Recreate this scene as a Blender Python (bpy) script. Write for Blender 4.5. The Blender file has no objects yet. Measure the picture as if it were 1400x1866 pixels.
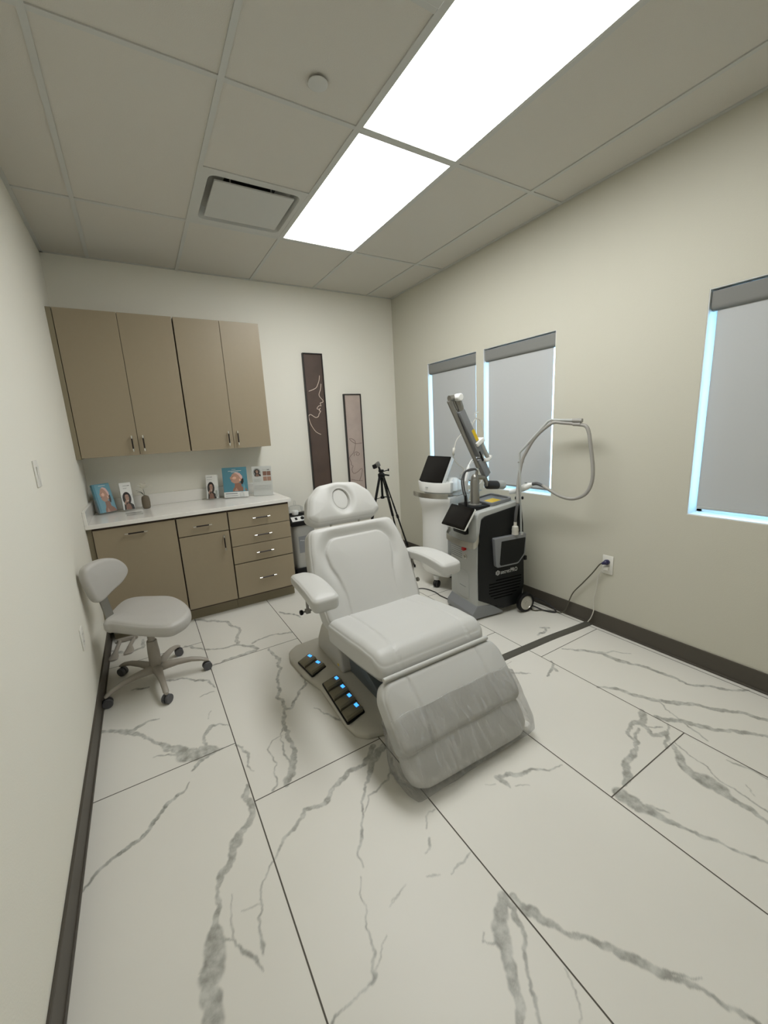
import bpy, bmesh, math, random
import numpy as np
from mathutils import Vector, Matrix, noise
random.seed(7)
PI = math.pi
SC = bpy.context.scene
COL = SC.collection
# ------------------------------------------------------------------ camera, world, lights, exposure
cam_d = bpy.data.cameras.new('camera')
cam = bpy.data.objects.new('camera', cam_d); COL.objects.link(cam); SC.camera = cam
cam_d.sensor_fit = 'HORIZONTAL'; cam_d.sensor_width = 36.0; cam_d.lens = 732.23 / 1400 * 36
cam_d.clip_start = 0.02
right = Vector((0.85325409, -0.51884272, -0.05253284))
up = Vector((0.15014685, 0.1479464, 0.97753148))
fwd = Vector((0.49941304, 0.84197037, -0.20413847))
mw = Matrix.Identity(4)
for i in range(3):
    mw[i][0] = right[i]; mw[i][1] = up[i]; mw[i][2] = -fwd[i]
mw.translation = (-1.10992, -3.14899, 1.47704)
cam.matrix_world = mw
SC.view_settings.view_transform = 'Standard'
SC.view_settings.look = 'None'
SC.view_settings.gamma = 1.0
SC.view_settings.use_curve_mapping = False
SC.view_settings.exposure = 1.04
SKY_COL = (0.40, 0.72, 1.0, 1); SKY_STRENGTH = 5.5
PANEL_STRENGTH = 6.4; PANEL_COL = (0.985, 1.0, 1.0, 1)
world = bpy.data.worlds.new('sky'); SC.world = world; world.use_nodes = True
bg = world.node_tree.nodes['Background']; bg.inputs[0].default_value = SKY_COL; bg.inputs[1].default_value = SKY_STRENGTH
# ------------------------------------------------------------------ room numbers (metres)
XL, XR, YB, YF, H = -1.509, 1.530, 0.902, -4.05, 2.863
U = 0.6096
# ------------------------------------------------------------------ materials
def lin(c):
    return tuple(((v / 255) / 12.92 if v / 255 <= 0.04045 else (((v / 255) + 0.055) / 1.055) ** 2.4) for v in c) + (1.0,)
def mat(name, rgb, rough=0.5, metal=0.0, spec=0.5, bump=0.0, bscale=200.0, vary=0.0, vscale=8.0, emit=None, es=0.0, trans=0.0, alpha=1.0, coat=0.0, detail=3.0):
    m = bpy.data.materials.new(name); m.use_nodes = True
    nt = m.node_tree; b = nt.nodes['Principled BSDF']
    b.inputs['Base Color'].default_value = lin(rgb)
    b.inputs['Roughness'].default_value = rough; b.inputs['Metallic'].default_value = metal
    b.inputs['Specular IOR Level'].default_value = spec
    b.inputs['Transmission Weight'].default_value = trans
    b.inputs['Alpha'].default_value = alpha; b.inputs['Coat Weight'].default_value = coat
    if emit is not None:
        b.inputs['Emission Color'].default_value = lin(emit); b.inputs['Emission Strength'].default_value = es
    tc = nt.nodes.new('ShaderNodeTexCoord')
    if vary > 0:
        n = nt.nodes.new('ShaderNodeTexNoise'); n.inputs['Scale'].default_value = vscale; n.inputs['Detail'].default_value = 4
        nt.links.new(tc.outputs['Object'], n.inputs['Vector'])
        mx = nt.nodes.new('ShaderNodeMixRGB'); mx.inputs[1].default_value = lin([v * (1 - vary) for v in rgb]); mx.inputs[2].default_value = lin([min(255, v * (1 + vary)) for v in rgb])
        nt.links.new(n.outputs['Fac'], mx.inputs[0]); nt.links.new(mx.outputs[0], b.inputs['Base Color'])
    if bump > 0:
        n2 = nt.nodes.new('ShaderNodeTexNoise'); n2.inputs['Scale'].default_value = bscale; n2.inputs['Detail'].default_value = detail
        nt.links.new(tc.outputs['Object'], n2.inputs['Vector'])
        bp = nt.nodes.new('ShaderNodeBump'); bp.inputs['Strength'].default_value = bump; bp.inputs['Distance'].default_value = 0.002
        nt.links.new(n2.outputs['Fac'], bp.inputs['Height']); nt.links.new(bp.outputs[0], b.inputs['Normal'])
    return m
M = {}
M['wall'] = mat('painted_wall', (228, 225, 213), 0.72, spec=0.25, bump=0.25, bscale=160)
M['wall_shaded'] = mat('painted_wall_shaded_side', (199, 196, 181), 0.72, spec=0.25, bump=0.25, bscale=160)  # same wall paint darkened: dimmer light on the window wall put into the colour
M['ceil'] = mat('ceiling_tile', (205, 201, 191), 0.9, spec=0.1, bump=0.5, bscale=320, vary=0.015, vscale=260)
M['grid'] = mat('ceiling_grid', (196, 196, 190), 0.55, spec=0.3)
M['jamb'] = mat('window_reveal_paint', (228, 230, 228), 0.6)
M['base'] = mat('rubber_baseboard', (78, 73, 65), 0.5, spec=0.35)
M['grout'] = mat('tile_joint', (92, 88, 80), 0.8, spec=0.2)
M['cab'] = mat('taupe_laminate', (150, 137, 114), 0.42, spec=0.4, vary=0.01, vscale=40)
M['cabdark'] = mat('dark_cabinet_edge', (72, 58, 48), 0.6)
M['cabfill'] = mat('cabinet_filler', (136, 126, 102), 0.5)
M['chrome'] = mat('polished_nickel', (225, 222, 215), 0.18, 1.0)
M['handle'] = mat('dark_bronze_grip', (38, 30, 26), 0.35, 0.3)
M['black'] = mat('matte_black', (11, 11, 12), 0.5, spec=0.3)
M['leather'] = mat('light_grey_upholstery', (193, 192, 187), 0.42, spec=0.45, bump=0.12, bscale=420, detail=5)
M['leather_under'] = mat('grey_shell', (160, 158, 150), 0.5)
M['stoolpad'] = mat('warm_grey_upholstery', (182, 179, 173), 0.45, spec=0.4, bump=0.12, bscale=420)
M['stoolbase'] = mat('grey_painted_metal', (156, 149, 138), 0.38, spec=0.5)
M['caster'] = mat('caster_rubber', (84, 84, 86), 0.5)
M['casterdark'] = mat('caster_dark', (36, 35, 36), 0.5)
M['chairbase'] = mat('chair_base_shell', (186, 182, 170), 0.42)
M['chairshade'] = mat('chair_column_shade', (92, 98, 100), 0.5)  # under-seat shade and bluish window tint put into the colour
M['pedal'] = mat('pedal_plastic', (122, 117, 98), 0.4)
M['pedalblue'] = mat('pedal_icon_blue', (70, 160, 250), 0.4, emit=(60, 150, 255), es=0.9)
M['mwhite'] = mat('device_white', (236, 236, 232), 0.3, coat=0.2)
M['mgrey'] = mat('device_grey', (176, 178, 174), 0.35)
M['mgrey2'] = mat('device_mid_grey', (128, 130, 132), 0.4)
M['mblack'] = mat('device_black_panel', (17, 19, 20), 0.45, spec=0.3)
M['mslot'] = mat('device_vent_slot', (3, 3, 4), 0.8, spec=0.1)
M['silver'] = mat('brushed_aluminium', (196, 194, 186), 0.3, 1.0)
M['silver_d'] = mat('satin_metal', (150, 148, 142), 0.38, 0.85)
M['screen'] = mat('glass_screen', (6, 6, 7), 0.12, spec=0.3)
M['screen2'] = mat('screen_panel', (22, 21, 21), 0.16, spec=0.3)
M['logo'] = mat('logo_white', (205, 207, 207), 0.5)
M['logo_d'] = mat('logo_grey', (110, 112, 110), 0.5)
M['red'] = mat('red_button', (190, 28, 26), 0.35)
M['yellow'] = mat('yellow_label', (226, 190, 20), 0.45)
M['hose'] = mat('grey_hose', (156, 153, 146), 0.45)
M['hosed'] = mat('ribbed_hose_dark', (82, 82, 82), 0.5)
M['cable'] = mat('dark_cable', (34, 33, 34), 0.5)
M['cableg'] = mat('grey_green_cord', (84, 82, 68), 0.5)
M['cablew'] = mat('white_cord', (206, 203, 192), 0.5)
M['plug'] = mat('navy_plug', (36, 33, 74), 0.35)
M['plate'] = mat('outlet_plate', (226, 224, 216), 0.35)
M['cover'] = mat('cable_cover_rubber', (82, 80, 72), 0.6)
M['quartz'] = mat('quartz_counter', (232, 229, 222), 0.12, spec=0.6, vary=0.03, vscale=5)
M['fabric'] = mat('shade_fabric', (188, 190, 189), 0.85, spec=0.15, bump=0.15, bscale=900)
M['fabric_d'] = mat('shade_fascia', (128, 128, 124), 0.7, spec=0.2)
M['vase'] = mat('vase_ceramic', (104, 94, 78), 0.75)
M['petal'] = mat('white_petal', (236, 233, 220), 0.6)
M['leaf'] = mat('dark_leaf', (52, 54, 38), 0.5)
M['paper'] = mat('paper_white', (228, 228, 224), 0.35)
M['teal'] = mat('print_teal', (78, 132, 148), 0.3)
M['teal_l'] = mat('print_light_teal', (106, 156, 172), 0.3)
M['skin'] = mat('print_skin', (180, 140, 120), 0.35)
M['skin_d'] = mat('print_skin_shade', (144, 104, 86), 0.35)
M['skin_l'] = mat('print_skin_light', (222, 180, 158), 0.35)
M['wrap'] = mat('print_headwrap', (214, 178, 172), 0.35)
M['hair'] = mat('print_dark_hair', (34, 24, 22), 0.35)
M['lips'] = mat('print_lips', (150, 74, 68), 0.35)
M['ink'] = mat('print_ink', (120, 122, 124), 0.5)
M['art_brown'] = mat('art_brown', (80, 65, 57), 0.5, vary=0.22, vscale=5)
M['art_pink'] = mat('art_pink', (178, 162, 152), 0.5, vary=0.1, vscale=6)
M['art_line'] = mat('art_cream_line', (226, 208, 192), 0.5)
M['art_line2'] = mat('art_brown_line', (92, 72, 64), 0.5)
M['frame'] = mat('black_frame', (18, 15, 15), 0.4)
M['vac'] = mat('canister_satin', (176, 176, 172), 0.3, 0.5)
M['ventin'] = mat('vent_interior', (44, 42, 38), 0.7)
M['tube'] = mat('clear_tube', (215, 216, 210), 0.2, alpha=0.55)
def thinglass(name, tint, white, refl):
    m = bpy.data.materials.new(name); m.use_nodes = True; nt = m.node_tree; nt.nodes.clear()
    out = nt.nodes.new('ShaderNodeOutputMaterial'); tr = nt.nodes.new('ShaderNodeBsdfTransparent'); gl = nt.nodes.new('ShaderNodeBsdfGlossy'); df = nt.nodes.new('ShaderNodeBsdfDiffuse')
    tr.inputs[0].default_value = tint; gl.inputs['Roughness'].default_value = 0.1; df.inputs[0].default_value = (0.8, 0.8, 0.8, 1)
    fr = nt.nodes.new('ShaderNodeFresnel'); fr.inputs[0].default_value = 1.45
    mul = nt.nodes.new('ShaderNodeMath'); mul.operation = 'MULTIPLY'; mul.inputs[1].default_value = refl
    nt.links.new(fr.outputs[0], mul.inputs[0])
    m1 = nt.nodes.new('ShaderNodeMixShader'); m1.inputs[0].default_value = white
    nt.links.new(tr.outputs[0], m1.inputs[1]); nt.links.new(df.outputs[0], m1.inputs[2])
    m2 = nt.nodes.new('ShaderNodeMixShader'); nt.links.new(mul.outputs[0], m2.inputs[0]); nt.links.new(m1.outputs[0], m2.inputs[1]); nt.links.new(gl.outputs[0], m2.inputs[2])
    nt.links.new(m2.outputs[0], out.inputs[0])
    return m
def wrinkled(m):
    nt = m.node_tree; tc = nt.nodes.new('ShaderNodeTexCoord'); mp = nt.nodes.new('ShaderNodeMapping'); mp.inputs['Scale'].default_value = (9, 2.5, 2.5)
    n = nt.nodes.new('ShaderNodeTexNoise'); n.inputs['Scale'].default_value = 3.2; n.inputs['Detail'].default_value = 5; n.inputs['Distortion'].default_value = 1.4
    nt.links.new(tc.outputs['Object'], mp.inputs[0]); nt.links.new(mp.outputs[0], n.inputs['Vector'])
    r = nt.nodes.new('ShaderNodeMapRange'); r.inputs[1].default_value = 0.45; r.inputs[2].default_value = 0.75; r.inputs[3].default_value = 0.02; r.inputs[4].default_value = 0.26
    nt.links.new(n.outputs['Fac'], r.inputs[0])
    bp = nt.nodes.new('ShaderNodeBump'); bp.inputs['Strength'].default_value = 0.9; bp.inputs['Distance'].default_value = 0.01; nt.links.new(n.outputs['Fac'], bp.inputs['Height'])
    for q in nt.nodes:
        if q.type in ('BSDF_GLOSSY', 'BSDF_DIFFUSE'): nt.links.new(bp.outputs[0], q.inputs['Normal'])
        if q.type == 'MIX_SHADER' and q.inputs[1].links and q.inputs[1].links[0].from_node.type == 'BSDF_TRANSPARENT': nt.links.new(r.outputs[0], q.inputs[0])
        if q.type == 'FRESNEL': nt.links.new(bp.outputs[0], q.inputs['Normal'])
M['plastic'] = thinglass('clear_plastic_wrap', (0.99, 0.99, 0.99, 1), 0.07, 0.5)
wrinkled(M['plastic'])
M['acrylic'] = thinglass('clear_acrylic', (0.985, 0.99, 0.99, 1), 0.02, 0.3)
M['pane'] = thinglass('window_pane', (0.95, 0.98, 1, 1), 0.0, 0.8)
def emissive(name, col, s):
    m = bpy.data.materials.new(name); m.use_nodes = True; nt = m.node_tree; nt.nodes.clear()
    out = nt.nodes.new('ShaderNodeOutputMaterial'); e = nt.nodes.new('ShaderNodeEmission'); e.inputs[0].default_value = col; e.inputs[1].default_value = s
    nt.links.new(e.outputs[0], out.inputs[0]); return m
M['light'] = emissive('led_diffuser', PANEL_COL, PANEL_STRENGTH)
# marble porcelain: vein mask comes from a mesh attribute, softened and mottled with noise
def marble():
    m = bpy.data.materials.new('marble_porcelain_tile'); m.use_nodes = True; nt = m.node_tree; b = nt.nodes['Principled BSDF']
    at = nt.nodes.new('ShaderNodeAttribute'); at.attribute_name = 'vein'
    tc = nt.nodes.new('ShaderNodeTexCoord')
    n = nt.nodes.new('ShaderNodeTexNoise'); n.inputs['Scale'].default_value = 26; n.inputs['Detail'].default_value = 6
    nt.links.new(tc.outputs['Object'], n.inputs['Vector'])
    vc = nt.nodes.new('ShaderNodeMixRGB'); vc.inputs[1].default_value = lin((120, 119, 110)); vc.inputs[2].default_value = lin((188, 188, 180))
    rmp = nt.nodes.new('ShaderNodeMapRange'); rmp.inputs[1].default_value = 0.35; rmp.inputs[2].default_value = 0.65
    nt.links.new(n.outputs['Fac'], rmp.inputs[0]); nt.links.new(rmp.outputs[0], vc.inputs[0])
    n3 = nt.nodes.new('ShaderNodeTexNoise'); n3.inputs['Scale'].default_value = 1.6; n3.inputs['Detail'].default_value = 5
    nt.links.new(tc.outputs['Object'], n3.inputs['Vector'])
    basec = nt.nodes.new('ShaderNodeMixRGB'); basec.inputs[1].default_value = lin((213, 210, 200)); basec.inputs[2].default_value = lin((225, 222, 213))
    nt.links.new(n3.outputs['Fac'], basec.inputs[0])
    mx = nt.nodes.new('ShaderNodeMixRGB'); nt.links.new(at.outputs['Fac'], mx.inputs[0]); nt.links.new(basec.outputs[0], mx.inputs[1]); nt.links.new(vc.outputs[0], mx.inputs[2])
    nt.links.new(mx.outputs[0], b.inputs['Base Color'])
    b.inputs['Roughness'].default_value = 0.42; b.inputs['Specular IOR Level'].default_value = 0.35
    return m
M['marble'] = marble()
# ------------------------------------------------------------------ building helpers
WINV = {}
def obj(name, bm, m, parent=None, T=None, smooth=False, mats=None):
    """link a bmesh (world coordinates, or local to T) as ONE mesh object"""
    if T is not None: bm.transform(T)
    bmesh.ops.recalc_face_normals(bm, faces=bm.faces)
    me = bpy.data.meshes.new(name)
    if parent is not None:
        bm.transform(WINV[parent.name]); inv = WINV[parent.name]; o = bpy.data.objects.new(name, me); COL.objects.link(o); o.parent = parent
        WINV[o.name] = inv
    else:
        xs = [v.co for v in bm.verts]
        c = Vector(((min(v.x for v in xs) + max(v.x for v in xs)) / 2, (min(v.y for v in xs) + max(v.y for v in xs)) / 2, min(v.z for v in xs)))
        bm.transform(Matrix.Translation(-c)); o = bpy.data.objects.new(name, me); COL.objects.link(o); o.location = c
        WINV[o.name] = Matrix.Translation(-c)
    bm.to_mesh(me); bm.free()
    for mm in ([m] if mats is None else mats): me.materials.append(mm if not isinstance(mm, str) else M[mm])
    if smooth is True:
        for p in me.polygons: p.use_smooth = True
    elif smooth:
        for p in me.polygons: p.use_smooth = True
        try: me.set_sharp_from_angle(angle=math.radians(smooth))
        except Exception: pass
    return o
def thing(name, label, cat, loc=(0, 0, 0), rz=0.0, group=None):
    o = bpy.data.objects.new(name, None); COL.objects.link(o); o.empty_display_size = 0.05
    o.location = loc; o.rotation_euler = (0, 0, rz)
    WINV[o.name] = (Matrix.Translation(Vector(loc)) @ Matrix.Rotation(rz, 4, 'Z')).inverted()
    o['label'] = label; o['category'] = cat
    if group: o['group'] = group
    return o
def tag(o, label, cat, group=None):
    o['label'] = label; o['category'] = cat
    if group: o['group'] = group
    return o
def struct(o): o['kind'] = 'structure'; return o
def B(): return bmesh.new()
def frame(loc, rz=0.0, rx=0.0, ry=0.0):
    return Matrix.Translation(Vector(loc)) @ Matrix.Rotation(rz, 4, 'Z') @ Matrix.Rotation(ry, 4, 'Y') @ Matrix.Rotation(rx, 4, 'X')
def basis(o, x, y, z):
    m = Matrix.Identity(4)
    for i in range(3): m[i][0] = x[i]; m[i][1] = y[i]; m[i][2] = z[i]
    m.translation = Vector(o); return m
def box(bm, x0, x1, y0, y1, z0, z1, bev=0.0, seg=2, T=None, mi=0):
    t = bmesh.new(); bmesh.ops.create_cube(t, size=1)
    t.transform(Matrix.Translation(((x0 + x1) / 2, (y0 + y1) / 2, (z0 + z1) / 2)) @ Matrix.Diagonal((x1 - x0, y1 - y0, z1 - z0, 1)))
    if bev > 0: bmesh.ops.bevel(t, geom=t.edges[:], offset=bev, segments=seg, profile=0.5, affect='EDGES', clamp_overlap=True)
    merge(bm, t, T, mi); return bm
def merge(bm, t, T=None, mi=0):
    if T is not None: t.transform(T)
    mp = {}
    for v in t.verts: mp[v] = bm.verts.new(v.co)
    for f in t.faces:
        try:
            g = bm.faces.new([mp[v] for v in f.verts]); g.material_index = mi
        except ValueError: pass
    t.free()
def prism(bm, poly, h0, h1, bev=0.0, seg=2, T=None, mi=0, bevsel=None):
    """poly in local XY, extruded along local Z h0..h1"""
    t = bmesh.new(); a = [t.verts.new((x, y, h0)) for x, y in poly]; b = [t.verts.new((x, y, h1)) for x, y in poly]; n = len(poly)
    t.faces.new(a[::-1]); t.faces.new(b)
    for i in range(n): t.faces.new([a[i], a[(i + 1) % n], b[(i + 1) % n], b[i]])
    bmesh.ops.recalc_face_normals(t, faces=t.faces)
    if bev > 0:
        es = [e for e in t.edges if abs(e.verts[0].co.z - e.verts[1].co.z) < 1e-6]
        bmesh.ops.bevel(t, geom=es, offset=bev, segments=seg, profile=0.5, affect='EDGES', clamp_overlap=True)
    merge(bm, t, T, mi); return bm
def catmull(pts, n=8):
    P = [Vector(p) for p in pts]
    if len(P) < 3: return P
    out = []
    for i in range(len(P) - 1):
        p0 = P[i - 1] if i > 0 else P[0] * 2 - P[1]; p1 = P[i]; p2 = P[i + 1]; p3 = P[i + 2] if i + 2 < len(P) else P[-1] * 2 - P[-2]
        for k in range(n):
            t = k / n
            out.append(0.5 * ((2 * p1) + (-p0 + p2) * t + (2 * p0 - 5 * p1 + 4 * p2 - p3) * t * t + (-p0 + 3 * p1 - 3 * p2 + p3) * t ** 3))
    out.append(P[-1]); return out
def tube(bm, pts, r, seg=10, sm=0, T=None, mi=0, cap=True, flat=1.0):
    """tube along pts; r a number or list; flat squashes the section"""
    rr = r if isinstance(r, (list, tuple)) else [r] * len(pts)
    if sm:
        q = catmull([tuple(p) + (ri,) if False else p for p in pts], sm)
        rs = []
        for i in range(len(pts) - 1):
            for k in range(sm): rs.append(rr[i] + (rr[i + 1] - rr[i]) * k / sm)
        rs.append(rr[-1])
        if len(pts) < 3: q = [Vector(p) for p in pts]; rs = rr
    else: q = [Vector(p) for p in pts]; rs = rr
    t = bmesh.new(); rings = []; prev = None
    for i, p in enumerate(q):
        d = (q[min(i + 1, len(q) - 1)] - q[max(i - 1, 0)]).normalized()
        if prev is None:
            a = Vector((0, 0, 1)) if abs(d.z) < 0.9 else Vector((1, 0, 0))
            nx = d.cross(a).normalized()
        else:
            nx = (prev - d * prev.dot(d)).normalized()
        prev = nx; ny = d.cross(nx)
        rings.append([t.verts.new(p + (nx * math.cos(2 * PI * k / seg) + ny * math.sin(2 * PI * k / seg) * flat) * rs[i]) for k in range(seg)])
    for a, b in zip(rings, rings[1:]):
        for k in range(seg): t.faces.new([a[k], a[(k + 1) % seg], b[(k + 1) % seg], b[k]])
    if cap: t.faces.new(rings[0][::-1]); t.faces.new(rings[-1])
    merge(bm, t, T, mi); return bm
def lathe(bm, prof, seg=24, T=None, mi=0, sx=1.0, sy=1.0):
    """prof list of (r, z) around local Z"""
    t = bmesh.new(); rings = []
    for r, z in prof:
        rings.append([t.verts.new((r * math.cos(2 * PI * k / seg) * sx, r * math.sin(2 * PI * k / seg) * sy, z)) for k in range(seg)])
    for a, b in zip(rings, rings[1:]):
        for k in range(seg): t.faces.new([a[k], a[(k + 1) % seg], b[(k + 1) % seg], b[k]])
    t.faces.new(rings[0][::-1]); t.faces.new(rings[-1])
    merge(bm, t, T, mi); return bm
def loft(bm, secs, cap=True, T=None, mi=0, closed=True):
    t = bmesh.new(); R = [[t.verts.new(p) for p in s] for s in secs]; n = len(R[0])
    for a, b in zip(R, R[1:]):
        for k in range(n if closed else n - 1): t.faces.new([a[k], a[(k + 1) % n], b[(k + 1) % n], b[k]])
    if cap: t.faces.new(R[0][::-1]); t.faces.new(R[-1])
    merge(bm, t, T, mi); return bm
def roundpoly(pts, r, n=8):
    out = []; N = len(pts); rr = r if isinstance(r, (list, tuple)) else [r] * N
    for i in range(N):
        p = Vector(pts[i]).to_2d() if len(pts[i]) > 2 else Vector(pts[i]); a = Vector(pts[i - 1]); b = Vector(pts[(i + 1) % N])
        da = (a - p); db = (b - p); la, lb = da.length, db.length; da.normalize(); db.normalize()
        ang = math.acos(max(-1, min(1, da.dot(db)))); k = min(rr[i] / max(1e-6, math.tan(ang / 2)), la * 0.49, lb * 0.49)
        p0 = p + da * k; p1 = p + db * k
        for j in range(n + 1):
            t = j / n; out.append(((1 - t) ** 2 * p0 + 2 * t * (1 - t) * p + t * t * p1)[:])
    return out
def resample(poly, N):
    P = np.array(poly, float); Q = np.vstack([P, P[:1]]); d = np.hypot(*np.diff(Q, axis=0).T); s = np.concatenate([[0], np.cumsum(d)])
    t = np.linspace(0, s[-1], N, endpoint=False); return np.stack([np.interp(t, s, Q[:, 0]), np.interp(t, s, Q[:, 1])], 1)
def seg_dist(X, line):
    X = np.asarray(X); best = np.full(len(X), 1e9)
    L = np.array(line, float)
    for a, b in zip(L, L[1:]):
        ab = b - a; t = np.clip(((X - a) @ ab) / max(1e-12, ab @ ab), 0, 1); d = np.hypot(*(X - a - t[:, None] * ab).T); best = np.minimum(best, d)
    return best
def inside(X, poly):
    X = np.asarray(X); r = np.zeros(len(X), bool); P = np.array(poly)
    for (x0, y0), (x1, y1) in zip(P, np.roll(P, -1, 0)):
        c = ((y0 > X[:, 1]) != (y1 > X[:, 1])) & (X[:, 0] < (x1 - x0) * (X[:, 1] - y0) / (y1 - y0 + 1e-12) + x0); r ^= c
    return r
def pad(bm, outline, T_, R_, place, N=180, rings=46, centre=None, fn=None, backflat=True, Rb=None):
    """upholstered cushion: outline (u,v), thickness T_, edge radius R_, place(u,v,h)->xyz, fn(points, edge distance)->displacement"""
    P = resample(outline, N); c = np.array(centre) if centre is not None else P.mean(0)
    rr = 1 - np.linspace(0, 1, rings) ** 1.7 * 0.995
    ringsv = []
    Pc = np.vstack([P, P[:1]])
    Rb = Rb or R_
    for side, Re in ((1, R_), (-1, Rb)):
        Rr = []
        for s in rr:
            Q = c + s * (P - c); d = seg_dist(Q, Pc)
            h = np.where(d < Re, T_ / 2 - Re + np.sqrt(np.maximum(0, Re ** 2 - (Re - d) ** 2)), T_ / 2)
            if side > 0 and fn is not None: h = h + fn(Q, d)
            Rr.append([bm.verts.new(place(float(q[0]), float(q[1]), float(side * hh))) for q, hh in zip(Q, h)])
        ringsv.append(Rr)
    for Rr, flip in zip(ringsv, (0, 1)):
        for a, b in zip(Rr, Rr[1:]):
            for k in range(N):
                f = [a[k], a[(k + 1) % N], b[(k + 1) % N], b[k]]
                bm.faces.new(f[::-1] if flip else f)
        bm.faces.new(Rr[-1] if not flip else Rr[-1][::-1])
    a, b = ringsv[0][0], ringsv[1][0]
    for k in range(N): bm.faces.new([a[(k + 1) % N], a[k], b[k], b[(k + 1) % N]])
    return bm
def seam(bm, line, place, hfn, r=0.0015):
    pts = [place(u, v, hfn) for u, v in line]; tube(bm, pts, r, 5); return bm
def caster(parent, x, y, rz, R=0.026, z_top=0.075, name='caster', wheelmat='caster', gap=0.012):
    """twin wheel caster with its stem, wheels rolling along local x"""
    T = frame((x, y, 0), rz)
    b = B(); 
    for s in (-1, 1):
        t = bmesh.new(); lathe(t, [(0.004, -0.011), (R * 0.62, -0.011), (R * 0.66, -0.0085), (R * 0.93, -0.0085), (R, -0.005), (R, 0.005), (R * 0.93, 0.0085), (0.004, 0.0085)], 28)
        merge(b, t, T @ Matrix.Translation((0, s * gap, R)) @ Matrix.Rotation(-s * PI / 2, 4, 'X') if False else T @ Matrix.Translation((0, s * gap, R)) @ Matrix.Rotation(PI / 2 if s < 0 else -PI / 2, 4, 'X'))
    w = obj(name, b, M[wheelmat], parent, smooth=40)
    b = B(); t = bmesh.new()
    prism(t, [(R * 1.02 * math.cos(a), R * 1.02 * math.sin(a)) for a in [math.radians(k) for k in range(20, 171, 15)]] + [(-R * 0.4, 0)], -0.004, 0.004)
    merge(b, t, T @ Matrix.Translation((0, 0, R)) @ Matrix.Rotation(PI / 2, 4, 'X'))
    tube(b, [(0, 0, R), (0, 0, z_top)], 0.0065, 12, T=T)
    obj('caster_fork', b, M['casterdark'], w, smooth=40)
    return w
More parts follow.
